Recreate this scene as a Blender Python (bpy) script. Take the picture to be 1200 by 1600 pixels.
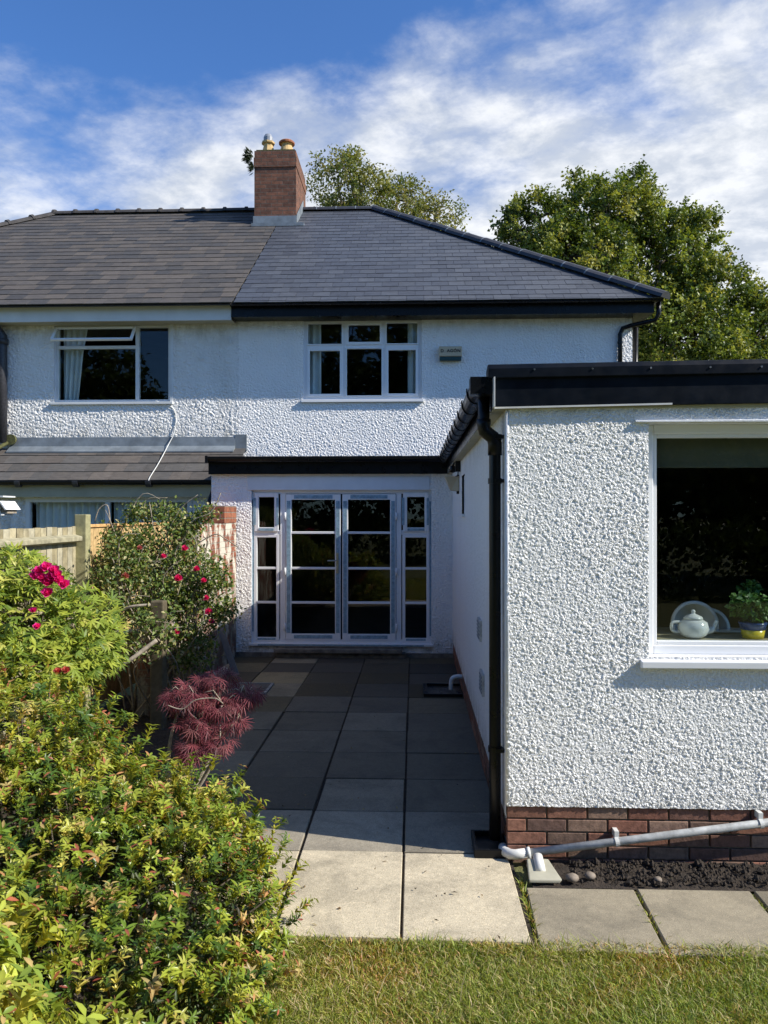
import bpy, bmesh, math, random
import numpy as np
from mathutils import Vector, Matrix

for o in list(bpy.data.objects): bpy.data.objects.remove(o)
sc = bpy.context.scene
C = sc.collection
R = math.radians
random.seed(7)
rng = np.random.default_rng(7)

# ------------------------------------------------------------------ camera
F = 1202.0; HX, HY = 647.0, 803.0; CZ = 1.93
YAW = math.atan((HX-600)/F); PIT = math.atan((HY-800)/F)
cam = bpy.data.cameras.new('camera'); co = bpy.data.objects.new('camera', cam); C.objects.link(co)
cam.sensor_fit = 'HORIZONTAL'; cam.sensor_width = 36.0; cam.lens = 36.0*F/1200.0
cam.clip_start = 0.05; cam.clip_end = 2000
co.location = (0, 0, CZ); co.rotation_euler = (R(90)+PIT, 0, YAW)
sc.camera = co
sc.render.resolution_x = 768; sc.render.resolution_y = 1024

# ------------------------------------------------------------------ sky and sun
SUN = Vector((-4.0, 1.0, -3.15)).normalized()      # direction the light travels
el = math.asin(-SUN.z); az = math.atan2(-SUN.x, -SUN.y)
w = bpy.data.worlds.new('World'); sc.world = w; w.use_nodes = True
nt = w.node_tree; N = nt.nodes; Lk = nt.links; N.clear()
out = N.new('ShaderNodeOutputWorld'); bg = N.new('ShaderNodeBackground'); bg.inputs[1].default_value = 0.112
Lk.new(bg.outputs[0], out.inputs[0])
sky = N.new('ShaderNodeTexSky'); sky.sky_type = 'NISHITA'; sky.sun_disc = False
sky.sun_elevation = el; sky.sun_rotation = az % (2*math.pi); sky.air_density = 1.0; sky.dust_density = 0.3; sky.ozone_density = 2.5
tint = N.new('ShaderNodeMixRGB'); tint.blend_type = 'MULTIPLY'; tint.inputs[0].default_value = 1
tint.inputs[2].default_value = (0.55, 0.86, 1.26, 1); Lk.new(sky.outputs[0], tint.inputs[1])
tc = N.new('ShaderNodeTexCoord'); sep = N.new('ShaderNodeSeparateXYZ'); Lk.new(tc.outputs['Generated'], sep.inputs[0])
def wm(op, a, b=None, c=None, clamp=False):
    n = N.new('ShaderNodeMath'); n.operation = op; n.use_clamp = clamp
    for i, v in enumerate((a, b, c)):
        if v is None: continue
        if isinstance(v, (int, float)): n.inputs[i].default_value = v
        else: Lk.new(v, n.inputs[i])
    return n.outputs[0]
den = wm('ADD', wm('MAXIMUM', sep.outputs[2], 0.0), 0.22)
cx_ = wm('DIVIDE', sep.outputs[0], den); cy_ = wm('DIVIDE', sep.outputs[1], den)
comb = N.new('ShaderNodeCombineXYZ'); Lk.new(cx_, comb.inputs[0]); Lk.new(cy_, comb.inputs[1])
def wnoise(scale, detail, rough, dist, off):
    mp = N.new('ShaderNodeMapping'); mp.inputs['Location'].default_value = off
    mp.inputs['Rotation'].default_value = (0, 0, 0.5); mp.inputs['Scale'].default_value = (1.0, 1.15, 1)
    Lk.new(comb.outputs[0], mp.inputs[0])
    n = N.new('ShaderNodeTexNoise'); n.inputs['Scale'].default_value = scale; n.inputs['Detail'].default_value = detail
    n.inputs['Roughness'].default_value = rough; n.inputs['Distortion'].default_value = dist
    Lk.new(mp.outputs[0], n.inputs['Vector']); return n.outputs[0]
n1 = wnoise(1.9, 10, 0.60, 0.12, (3.1, 1.7, 0)); n2 = wnoise(7.5, 8, 0.62, 0.15, (0.3, 5.2, 2))
# more cloud low down and towards the right
azg = wm('MULTIPLY', sep.outputs[0], 0.30)
lowg = wm('MAXIMUM', wm('MULTIPLY', wm('SUBTRACT', 0.505, sep.outputs[2]), 2.4), -0.13)
lowg = wm('ADD', lowg, wm('MINIMUM', wm('MULTIPLY', wm('MAXIMUM', wm('SUBTRACT', sep.outputs[2], 0.60), 0.0), 1.6), 0.30))  # extra cloud overhead, out of view, added to make the fill light more neutral
dens = wm('ADD', wm('ADD', wm('MULTIPLY', n1, 1.05), wm('MULTIPLY', n2, 0.22)), wm('ADD', azg, lowg))
mr = N.new('ShaderNodeMapRange'); mr.interpolation_type = 'SMOOTHSTEP'
mr.inputs[1].default_value = 0.60; mr.inputs[2].default_value = 0.96; Lk.new(dens, mr.inputs[0])
front = N.new('ShaderNodeMapRange'); front.inputs[1].default_value = -0.2; front.inputs[2].default_value = 0.35; Lk.new(sep.outputs[1], front.inputs[0])
fac = wm('MULTIPLY', mr.outputs[0], wm('MULTIPLY', front.outputs[0], 0.93))
cl = N.new('ShaderNodeMixRGB'); cl.inputs[1].default_value = (4.5, 4.85, 5.4, 1); cl.inputs[2].default_value = (6.9, 7.0, 7.1, 1)
ns = N.new('ShaderNodeMapRange'); ns.inputs[1].default_value = 0.42; ns.inputs[2].default_value = 0.62; Lk.new(n2, ns.inputs[0]); Lk.new(ns.outputs[0], cl.inputs[0])
mx = N.new('ShaderNodeMixRGB'); Lk.new(fac, mx.inputs[0]); Lk.new(tint.outputs[0], mx.inputs[1]); Lk.new(cl.outputs[0], mx.inputs[2])
Lk.new(mx.outputs[0], bg.inputs[0])

sl = bpy.data.lights.new('sun', 'SUN'); sl.energy = 5.0; sl.angle = R(0.55); sl.color = (1.0, 0.94, 0.84)
so = bpy.data.objects.new('sun', sl); C.objects.link(so); so.rotation_euler = SUN.to_track_quat('-Z', 'Y').to_euler(); so.location = (20, -5, 20)
sc.view_settings.view_transform = 'Standard'; sc.view_settings.look = 'None'
sc.view_settings.exposure = 0.42; sc.view_settings.gamma = 1.0

# ------------------------------------------------------------------ photo measurement: pixel of the 1200x1600 photo at depth Y -> world
def P(px, py, Y):
    a = (px-600)/F; b = -(py-800)/F
    # camera axes
    fwd = Vector((-math.sin(YAW)*math.cos(PIT), math.cos(YAW)*math.cos(PIT), math.sin(PIT)))
    rt = Vector((math.cos(YAW), math.sin(YAW), 0)); up = rt.cross(fwd)
    d = fwd + rt*a + up*b
    t = Y/d.y
    return Vector((d.x*t, Y, CZ+d.z*t))
def PX(px, Y): return P(px, HY, Y).x
def PZ(py, Y, px=600): return P(px, py, Y).z

# ------------------------------------------------------------------ materials
def mat(name, col=(0.5, 0.5, 0.5), rough=0.6, metal=0.0, spec=0.5):
    m = bpy.data.materials.new(name); m.use_nodes = True
    b = m.node_tree.nodes['Principled BSDF']
    b.inputs['Base Color'].default_value = (*col, 1); b.inputs['Roughness'].default_value = rough
    b.inputs['Metallic'].default_value = metal; b.inputs['Specular IOR Level'].default_value = spec
    return m
class NT:
    def __init__(s, m): s.m = m; s.t = m.node_tree; s.b = s.t.nodes['Principled BSDF']; s.o = s.t.nodes['Material Output']
    def n(s, typ, **kw):
        x = s.t.nodes.new(typ)
        for k, v in kw.items(): setattr(x, k, v)
        return x
    def l(s, a, b): s.t.links.new(a, b)
    def pos(s): 
        return s.n('ShaderNodeNewGeometry').outputs['Position']
    def math(s, op, a, b=None, clamp=False):
        n = s.n('ShaderNodeMath', operation=op); n.use_clamp = clamp
        for i, v in enumerate((a, b)):
            if v is None: continue
            if isinstance(v, (int, float)): n.inputs[i].default_value = v
            else: s.l(v, n.inputs[i])
        return n.outputs[0]
    def noise(s, vec, scale, detail=4, rough=0.55, dist=0.0):
        n = s.n('ShaderNodeTexNoise'); n.inputs['Scale'].default_value = scale; n.inputs['Detail'].default_value = detail
        n.inputs['Roughness'].default_value = rough; n.inputs['Distortion'].default_value = dist
        if vec is not None: s.l(vec, n.inputs['Vector'])
        return n.outputs[0]
    def ramp(s, f, stops):
        n = s.n('ShaderNodeValToRGB'); e = n.color_ramp.elements
        while len(e) < len(stops): e.new(0.5)
        for i, (p, c) in enumerate(stops): e[i].position = p; e[i].color = (*c, 1) if len(c) == 3 else c
        s.l(f, n.inputs[0]); return n.outputs[0]
    def rng(s, f, a, b, c=0.0, d=1.0):
        n = s.n('ShaderNodeMapRange'); s.l(f, n.inputs[0])
        for i, v in enumerate((a, b, c, d)): n.inputs[i+1].default_value = v
        return n.outputs[0]
    def mix(s, f, a, b, bt='MIX'):
        n = s.n('ShaderNodeMixRGB', blend_type=bt)
        for i, v in enumerate((f, a, b)):
            if isinstance(v, (int, float)): n.inputs[i].default_value = v
            elif isinstance(v, tuple): n.inputs[i].default_value = (*v, 1) if len(v) == 3 else v
            else: s.l(v, n.inputs[i])
        return n.outputs[0]
    def bump(s, h, strength=0.5, dist=0.01):
        n = s.n('ShaderNodeBump'); n.inputs['Strength'].default_value = strength; n.inputs['Distance'].default_value = dist
        s.l(h, n.inputs['Height']); s.l(n.outputs[0], s.b.inputs['Normal'])
    def map(s, vec, sc_, loc=(0, 0, 0), rot=(0, 0, 0)):
        n = s.n('ShaderNodeMapping'); n.inputs['Scale'].default_value = sc_; n.inputs['Location'].default_value = loc; n.inputs['Rotation'].default_value = rot
        s.l(vec, n.inputs[0]); return n.outputs[0]
    def attr(s, name='Col'):
        n = s.n('ShaderNodeAttribute'); n.attribute_name = name; return n.outputs['Color']
    def col(s, c): s.l(c, s.b.inputs['Base Color'])

def pebbledash(name, base, scale, amp, dirt=0.35, dirtcol=(0.42, 0.40, 0.33), band=None):
    m = mat(name, base, 0.75, spec=0.25); t = NT(m); p = t.pos()
    a = t.noise(p, scale, 2.5, 0.55, 0.6)
    v = t.n('ShaderNodeTexVoronoi', feature='SMOOTH_F1'); v.inputs['Scale'].default_value = scale*0.95; v.inputs['Smoothness'].default_value = 0.5
    wv = t.mix(0.06, p, t.n('ShaderNodeTexNoise').outputs[1]); t.l(p, v.inputs['Vector'])
    vv = t.rng(v.outputs['Distance'], 0.1, 0.75, 1.0, 0.0)
    h = t.math('ADD', t.math('MULTIPLY', t.rng(a, 0.32, 0.68), 0.65), t.math('MULTIPLY', vv, 0.45))
    big = t.noise(p, 2.2, 3, 0.6)
    h = t.math('MULTIPLY', h, t.rng(big, 0.3, 0.7, 0.6, 1.2))
    d = t.n('ShaderNodeDisplacement'); d.inputs['Scale'].default_value = amp; d.inputs['Midlevel'].default_value = 0.0
    t.l(h, d.inputs['Height']); t.l(d.outputs[0], t.o.inputs['Displacement'])
    m.displacement_method = 'BOTH'
    st = t.noise(t.map(p, (1.2, 1.2, 0.35)), 1.6, 6, 0.65)
    df = t.math('MULTIPLY', t.rng(st, 0.5, 0.85), dirt)
    c = t.mix(df, base, dirtcol)
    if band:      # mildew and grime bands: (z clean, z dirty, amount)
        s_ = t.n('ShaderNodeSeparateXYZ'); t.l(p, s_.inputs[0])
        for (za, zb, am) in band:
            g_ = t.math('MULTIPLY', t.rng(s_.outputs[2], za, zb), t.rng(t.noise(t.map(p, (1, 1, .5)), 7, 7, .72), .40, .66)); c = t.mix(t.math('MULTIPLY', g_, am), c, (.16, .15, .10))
    t.col(c)
    return m
M = {}
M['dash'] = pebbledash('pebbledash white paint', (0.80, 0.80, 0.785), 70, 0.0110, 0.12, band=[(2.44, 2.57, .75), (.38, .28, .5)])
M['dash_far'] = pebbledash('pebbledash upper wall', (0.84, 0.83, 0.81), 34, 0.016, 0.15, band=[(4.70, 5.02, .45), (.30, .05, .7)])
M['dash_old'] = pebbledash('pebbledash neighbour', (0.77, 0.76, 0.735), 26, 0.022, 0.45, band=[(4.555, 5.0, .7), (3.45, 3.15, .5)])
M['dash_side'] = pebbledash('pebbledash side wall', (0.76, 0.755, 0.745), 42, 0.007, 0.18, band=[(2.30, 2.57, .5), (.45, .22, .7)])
def simple(name, col, rough=0.5, var=0.12, ns=8, bump=0.0, metal=0.0, spec=0.5, bscale=60):
    m = mat(name, col, rough, metal, spec); t = NT(m); p = t.pos()
    n = t.noise(p, ns, 5, 0.6)
    t.col(t.mix(t.rng(n, 0.3, 0.7), tuple(c*(1-var) for c in col), tuple(min(1, c*(1+var)) for c in col)))
    t.l(t.rng(t.noise(p, ns*3, 3), 0.3, 0.7, rough-0.06, min(1, rough+0.1)), t.b.inputs['Roughness'])
    if bump: t.bump(t.noise(p, bscale, 4), bump, 0.004)
    return m
M['smooth'] = simple('smooth white render', (0.70, 0.72, 0.74), 0.8, 0.08, 3, 0.6)
M['upvc'] = simple('white upvc', (0.80, 0.81, 0.82), 0.32, 0.03, 2)
M['upvc_old'] = simple('aged white upvc', (0.66, 0.67, 0.66), 0.4, 0.08, 3)
M['film'] = simple('blue protective film', (0.24, 0.36, 0.44), 0.3, 0.30, 26)
M['black'] = simple('black upvc', (0.006, 0.0065, 0.008), 0.30, 0.2, 4, spec=0.28)
M['trim'] = simple('dark roof edge trim', (0.0035, 0.006, 0.011), 0.38, 0.25, 5, 0.1, bscale=14, spec=0.16)
M['blackold'] = simple('flaking black paint', (0.03, 0.03, 0.035), 0.45, 0.5, 30, 0.5)
M['cream'] = simple('weathered cream paint', (0.42, 0.39, 0.27), 0.6, 0.15, 3, 0.2)
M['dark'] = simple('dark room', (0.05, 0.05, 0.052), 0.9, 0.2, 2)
M['darkwood'] = simple('dark interior floor', (0.03, 0.025, 0.02), 0.6, 0.2, 2)
M['shutgap'] = simple('rubber seal', (0.012, 0.012, 0.014), 0.6, 0.1, 2)
M['metal'] = simple('brushed steel', (0.6, 0.58, 0.55), 0.3, 0.05, 10, metal=1.0)
M['leadm'] = simple('grey lead flashing', (0.17, 0.195, 0.215), 0.5, 0.3, 5, 0.5, bscale=12)
M['mortar'] = simple('mortar', (0.20, 0.175, 0.14), 0.95, 0.25, 20, 0.6)
M['rubbertrim'] = simple('white bead', (0.62, 0.62, 0.60), 0.4, 0.1, 8)
M['greypipe'] = simple('dirty grey waste pipe', (0.42, 0.43, 0.42), 0.45, 0.35, 16, 0.2)
M['whitepipe'] = simple('white pipe fitting', (0.72, 0.72, 0.68), 0.4, 0.12, 16)
M['alarm'] = simple('cream alarm case', (0.52, 0.43, 0.29), 0.4, 0.05, 5)
M['green'] = simple('dark green plastic', (0.02, 0.06, 0.06), 0.35, 0.1, 5)
M['terracotta'] = simple('buff clay pot', (0.50, 0.34, 0.15), 0.8, 0.35, 12, 0.4)
M['moss'] = simple('moss', (0.09, 0.09, 0.03), 0.95, 0.5, 20, 0.8)
M['stone'] = simple('step stone', (0.17, 0.15, 0.12), 0.85, 0.5, 9, 0.6, bscale=30)
M['cloth'] = simple('net curtain cloth', (0.62, 0.64, 0.63), 0.9, 0.1, 3)
M['clothdark'] = simple('grey curtain cloth', (0.75, 0.76, 0.74), 0.9, 0.1, 3)
M['blindcloth'] = simple('olive roller blind', (0.10, 0.10, 0.07), 0.9, 0.1, 3)
M['china'] = simple('glazed china', (0.60, 0.62, 0.60), 0.15, 0.04, 4)
M['chinablue'] = simple('blue patterned china', (0.28, 0.38, 0.40), 0.15, 0.5, 45)
M['yellowpot'] = simple('yellow glaze', (0.65, 0.50, 0.03), 0.25, 0.05, 4)
M['bluepot'] = simple('blue glaze', (0.02, 0.05, 0.16), 0.25, 0.05, 4)
M['bark'] = simple('bark', (0.10, 0.080, 0.055), 0.9, 0.45, 14, 0.8)
M['palebark'] = simple('pale bare wood', (0.34, 0.29, 0.22), 0.85, 0.35, 20, 0.6)
M['pebble'] = simple('pebble stone', (0.22, 0.18, 0.14), 0.7, 0.3, 30, 0.3)
M['slatebar'] = simple('grey painted batten', (0.10, 0.12, 0.14), 0.5, 0.2, 10)
M['paintworn'] = None

def m_glass(name, refl=1.0, tintc=(0.93, 0.96, 0.95)):
    m = bpy.data.materials.new(name); m.use_nodes = True; t = m.node_tree; t.nodes.clear()
    o = t.nodes.new('ShaderNodeOutputMaterial'); mixs = t.nodes.new('ShaderNodeMixShader')
    tr = t.nodes.new('ShaderNodeBsdfTransparent'); tr.inputs[0].default_value = (*tintc, 1)
    gl = t.nodes.new('ShaderNodeBsdfGlossy'); gl.inputs['Roughness'].default_value = 0.006
    fr = t.nodes.new('ShaderNodeFresnel'); fr.inputs[0].default_value = 1.55
    mu = t.nodes.new('ShaderNodeMath'); mu.operation = 'MULTIPLY'; mu.inputs[1].default_value = refl*1.1; mu.use_clamp = True
    g = t.nodes.new('ShaderNodeNewGeometry'); ns_ = t.nodes.new('ShaderNodeTexNoise'); ns_.inputs['Scale'].default_value = 1.7; ns_.inputs['Detail'].default_value = 1
    b = t.nodes.new('ShaderNodeBump'); b.inputs['Strength'].default_value = 0.05; b.inputs['Distance'].default_value = 0.02
    L = t.links.new
    L(g.outputs['Position'], ns_.inputs['Vector']); L(ns_.outputs[0], b.inputs['Height']); L(b.outputs[0], gl.inputs['Normal'])
    iv = t.nodes.new('ShaderNodeMath'); iv.operation = 'SUBTRACT'; iv.inputs[0].default_value = 1; L(g.outputs['Backfacing'], iv.inputs[1]); m2 = t.nodes.new('ShaderNodeMath'); m2.operation = 'MULTIPLY'; L(iv.outputs[0], m2.inputs[1])
    L(fr.outputs[0], mu.inputs[0]); L(mu.outputs[0], m2.inputs[0]); L(m2.outputs[0], mixs.inputs[0]); L(tr.outputs[0], mixs.inputs[1]); L(gl.outputs[0], mixs.inputs[2]); L(mixs.outputs[0], o.inputs[0])
    return m
M['glass'] = m_glass('window glass')

def m_slate(name, rough, colvar, lich):
    m = mat(name, (0.1, 0.1, 0.11), rough, spec=0.45); t = NT(m); p = t.pos(); a = t.attr()
    n = t.noise(t.map(p, (1, 3, 3)), 9, 6, 0.65)
    c = t.mix(1.0, a, t.ramp(n, [(0.3, (0.72,)*3), (0.7, (1.25,)*3)]), 'MULTIPLY')
    c = t.mix(t.math('MULTIPLY', t.rng(t.noise(p, 5, 6, 0.7), 0.52, 0.75), colvar), c, lich)
    t.col(c); t.bump(t.noise(p, 70, 5, 0.6), 0.35, 0.004)
    return m
M['slate_new'] = m_slate('new blue slate', 0.50, 0.06, (0.12, 0.13, 0.14))
M['slate_old'] = m_slate('old brown slate', 0.80, 0.45, (0.14, 0.12, 0.09))
M['ridge_new'] = simple('new ridge tile', (0.035, 0.037, 0.045), 0.55, 0.25, 8, 0.3)
M['ridge_old'] = simple('old ridge tile', (0.055, 0.050, 0.047), 0.85, 0.4, 9, 0.5)

def m_attr(name, rough=0.8, spec=0.3, nscale=25, lo=0.75, hi=1.25, bump=0.5, bs=60, speck=0.0, bdist=0.004, stain=0.0):
    m = mat(name, (0.5,)*3, rough, spec=spec); t = NT(m); p = t.pos(); a = t.attr()
    n = t.noise(p, nscale, 7, 0.65)
    c = t.mix(1.0, a, t.ramp(n, [(0.28, (lo,)*3), (0.72, (hi,)*3)]), 'MULTIPLY')
    if speck:
        s_ = t.noise(p, 210, 2, 0.5); c = t.mix(t.math('MULTIPLY', t.rng(s_, 0.56, 0.66), speck), c, t.mix(1.0, c, (.45, .40, .34), 'MULTIPLY'))
        s2 = t.noise(p, 150, 2, 0.5); c = t.mix(t.math('MULTIPLY', t.rng(s2, 0.58, 0.68), speck), c, t.mix(1.0, c, (1.5, 1.45, 1.4), 'MULTIPLY'))
    if stain:
        s3 = t.noise(p, 2.4, 6, 0.7, 0.6); c = t.mix(t.math('MULTIPLY', t.rng(s3, 0.45, 0.75), stain), c, (0.045, 0.043, 0.038))
    t.col(c); t.bump(t.noise(p, bs, 6, 0.6), bump, bdist); return m
M['slab'] = m_attr('concrete paving slab', 0.8, 0.3, 26, 0.86, 1.12, 0.6, 170, 0.75, 0.003, 0.55)
M['brickreal'] = m_attr('red brick', 0.85, 0.2, 28, 0.55, 1.35, 0.7, 75, 0.25, 0.004, 0.25)
M['timber'] = m_attr('weathered fence board', 0.85, 0.2, 14, 0.6, 1.3, 0.5, 40)
def m_brick(name, c1, c2, mort, extra=0.3, white=0.0):
    m = mat(name, c1, 0.9, spec=0.2); t = NT(m); p = t.pos()
    s = t.n('ShaderNodeSeparateXYZ'); t.l(p, s.inputs[0]); cb = t.n('ShaderNodeCombineXYZ')
    t.l(t.math('ADD', s.outputs[0], s.outputs[1]), cb.inputs[0]); t.l(s.outputs[2], cb.inputs[1])
    b = t.n('ShaderNodeTexBrick'); t.l(cb.outputs[0], b.inputs[0])
    b.inputs['Color1'].default_value = (*c1, 1); b.inputs['Color2'].default_value = (*c2, 1); b.inputs['Mortar'].default_value = (*mort, 1)
    b.inputs['Scale'].default_value = 1; b.inputs['Mortar Size'].default_value = 0.007; b.inputs['Mortar Smooth'].default_value = 0.3
    b.inputs['Brick Width'].default_value = 0.225; b.inputs['Row Height'].default_value = 0.075; b.offset = 0.5
    n = t.noise(p, 9, 6, 0.7)
    c = t.mix(1.0, b.outputs[0], t.ramp(n, [(0.3, (0.55,)*3), (0.7, (1.3,)*3)]), 'MULTIPLY')
    if white:
        wn = t.noise(t.map(p, (1, 1, 0.6)), 5, 8, 0.7); c = t.mix(t.rng(wn, 0.60-white*0.14, 0.66-white*0.14), c, (0.62, 0.58, 0.48)); c = t.mix(t.math('MULTIPLY', t.rng(s.outputs[2], 1.3, 0.3), t.rng(t.noise(p, 3, 6, .7), .35, .6, .3, .95)), c, (.10, .095, .08))
    t.col(c); h = t.math('SUBTRACT', t.math('MULTIPLY', t.noise(p, 60, 4), 0.4), b.outputs['Fac']); t.bump(h, 0.9, 0.008)
    return m
M['brick_ch'] = m_brick('chimney brick', (0.235, 0.105, 0.066), (0.135, 0.068, 0.048), (0.15, 0.12, 0.095))
M['brick_wall'] = m_brick('brick with worn white paint', (0.30, 0.10, 0.055), (0.22, 0.075, 0.045), (0.25, 0.2, 0.16), 0.3, 0.9)
M['brick_plain'] = m_brick('brick bare', (0.34, 0.13, 0.07), (0.26, 0.095, 0.055), (0.25, 0.2, 0.16))

def m_leaf(name, rough=0.45, trans=0.35, var=0.0, yellow=(1.25, 1.15, 0.45)):
    m = mat(name, (0.1, 0.2, 0.05), rough, spec=0.35); t = NT(m); a = t.attr()
    t.col(a); tr = t.n('ShaderNodeBsdfTranslucent'); t.l(t.mix(1.0, a, yellow, 'MULTIPLY'), tr.inputs[0])
    ms = t.n('ShaderNodeMixShader'); ms.inputs[0].default_value = trans
    t.l(t.b.outputs[0], ms.inputs[1]); t.l(tr.outputs[0], ms.inputs[2]); t.l(ms.outputs[0], t.o.inputs['Surface'])
    return m
M['leaf'] = m_leaf('leaf'); M['leafgloss'] = m_leaf('glossy leaf', 0.34, 0.30); M['petal'] = m_leaf('petal', 0.6, 0.3, yellow=(1.1, 0.8, 0.8))
M['redleaf'] = m_leaf('red leaf', 0.5, 0.3, yellow=(1.4, 0.5, 0.5))
M['grass'] = m_leaf('grass blade', 0.5, 0.35)

m = mat('lawn ground', (0.05, 0.07, 0.02), 0.95); t = NT(m); p = t.pos()
n = t.noise(p, 3.5, 8, 0.7); t.col(t.ramp(n, [(0.3, (0.09, 0.11, 0.03)), (0.55, (0.17, 0.17, 0.06)), (0.75, (0.28, 0.24, 0.12))])); t.bump(t.noise(p, 60, 6, 0.7), 1.0, 0.02); M['lawn'] = m
m = mat('soil', (0.03, 0.022, 0.016), 0.95); t = NT(m); p = t.pos()
n = t.noise(p, 30, 8, 0.75); t.col(t.ramp(n, [(0.3, (0.020, 0.015, 0.011)), (0.6, (0.065, 0.048, 0.034)), (0.8, (0.15, 0.12, 0.09))])); t.bump(t.noise(p, 45, 6, 0.7), 1.0, 0.03); M['soil'] = m

# ------------------------------------------------------------------ object helpers
def tag(o, label=None, cat=None, group=None, kind=None):
    if label: o['label'] = label
    if cat: o['category'] = cat
    if group: o['group'] = group
    if kind: o['kind'] = kind
    return o
def thing(name, label, cat, loc, group=None):
    o = bpy.data.objects.new(name, None); C.objects.link(o); o.location = loc; o.empty_display_size = 0.2
    return tag(o, label, cat, group)
def attach(o, parent):
    if parent is not None:
        o.parent = parent
        if parent.type == 'EMPTY': o.matrix_parent_inverse = Matrix.Translation(-Vector(parent.location))
    return o
class MB:
    def __init__(s): s.v = []; s.f = []; s.c = []; s.smooth = False
    def add(s, vs, fs, col=None):
        b = len(s.v); s.v += [tuple(x) for x in vs]; s.f += [tuple(b+i for i in f) for f in fs]
        s.c += [col or (0.5, 0.5, 0.5)]*len(vs); return s
    def box(s, x0, x1, y0, y1, z0, z1, col=None):
        vs = [(x0, y0, z0), (x1, y0, z0), (x1, y1, z0), (x0, y1, z0), (x0, y0, z1), (x1, y0, z1), (x1, y1, z1), (x0, y1, z1)]
        return s.add(vs, [(0, 3, 2, 1), (4, 5, 6, 7), (0, 1, 5, 4), (1, 2, 6, 5), (2, 3, 7, 6), (3, 0, 4, 7)], col)
    def prism(s, poly, axis, a, b, col=None):
        n = len(poly)
        def mk(p, t): return {'x': (t, p[0], p[1]), 'y': (p[0], t, p[1]), 'z': (p[0], p[1], t)}[axis]
        vs = [mk(p, a) for p in poly]+[mk(p, b) for p in poly]
        fs = [tuple(range(n)), tuple(range(2*n-1, n-1, -1))]+[(i, i+n, (i+1) % n+n, (i+1) % n) for i in range(n)]
        return s.add(vs, fs, col)
    def tube(s, pts, r, n=8, col=None, cap=True):
        pts = [Vector(p) for p in pts]; m_ = len(pts)
        rs = list(r) if hasattr(r, '__len__') else [r]*m_
        vs = []; prev = None
        for i, p in enumerate(pts):
            d = (pts[min(i+1, m_-1)]-pts[max(i-1, 0)])
            if d.length < 1e-9: d = Vector((0, 0, 1))
            d.normalize()
            if prev is None: u = d.orthogonal().normalized()
            else:
                u = prev - d*prev.dot(d)
                u = u.normalized() if u.length > 1e-6 else d.orthogonal().normalized()
            prev = u; v = d.cross(u)
            for k in range(n):
                a = 2*math.pi*k/n; vs.append(p+(u*math.cos(a)+v*math.sin(a))*rs[i])
        fs = [(i*n+k, i*n+(k+1) % n, (i+1)*n+(k+1) % n, (i+1)*n+k) for i in range(m_-1) for k in range(n)]
        if cap: fs += [tuple(range(n-1, -1, -1)), tuple((m_-1)*n+k for k in range(n))]
        return s.add(vs, fs, col)
    def lathe(s, prof, center, n=20, col=None):
        cx, cy, cz = center; vs = []
        for r, z in prof:
            for k in range(n): a = 2*math.pi*k/n; vs.append((cx+r*math.cos(a), cy+r*math.sin(a), cz+z))
        m_ = len(prof); fs = [(i*n+k, i*n+(k+1) % n, (i+1)*n+(k+1) % n, (i+1)*n+k) for i in range(m_-1) for k in range(n)]
        fs += [tuple(range(n-1, -1, -1)), tuple((m_-1)*n+k for k in range(n))]
        return s.add(vs, fs, col)
    def build(s, name, m, parent=None, bevel=0, smooth=None, col=False):
        me = bpy.data.meshes.new(name); me.from_pydata(s.v, [], s.f); me.update()
        o = bpy.data.objects.new(name, me); C.objects.link(o); me.materials.append(M[m] if isinstance(m, str) else m)
        bm = bmesh.new(); bm.from_mesh(me); bmesh.ops.recalc_face_normals(bm, faces=bm.faces); bm.to_mesh(me); bm.free()
        if col or any(c != (0.5, 0.5, 0.5) for c in s.c):
            a = me.color_attributes.new('Col', 'FLOAT_COLOR', 'POINT')
            a.data.foreach_set('color', np.array([(*c, 1) for c in s.c], dtype=np.float32).ravel())
        if bevel:
            b = o.modifiers.new('bevel', 'BEVEL'); b.width = bevel; b.segments = 2; b.limit_method = 'ANGLE'; b.angle_limit = R(40)
        if smooth or s.smooth:
            me.polygons.foreach_set('use_smooth', [True]*len(me.polygons))
        attach(o, parent)
        return o
def np_mesh(name, V, T, Cc, m, parent=None, smooth=False, k=3):
    V = np.asarray(V, dtype=np.float32); T = np.asarray(T, dtype=np.int32)
    me = bpy.data.meshes.new(name); me.vertices.add(len(V)); me.vertices.foreach_set('co', V.ravel())
    me.loops.add(T.size); me.loops.foreach_set('vertex_index', T.ravel())
    me.polygons.add(len(T)); me.polygons.foreach_set('loop_start', np.arange(0, T.size, k, dtype=np.int32)); me.polygons.foreach_set('loop_total', np.full(len(T), k, dtype=np.int32))
    if smooth: me.polygons.foreach_set('use_smooth', np.ones(len(T), dtype=bool))
    me.update(calc_edges=True); me.validate()
    if Cc is not None:
        a = me.color_attributes.new('Col', 'FLOAT_COLOR', 'POINT')
        c4 = np.ones((len(V), 4), dtype=np.float32); c4[:, :3] = Cc; a.data.foreach_set('color', c4.ravel())
    o = bpy.data.objects.new(name, me); C.objects.link(o); me.materials.append(M[m] if isinstance(m, str) else m)
    return attach(o, parent)

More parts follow.
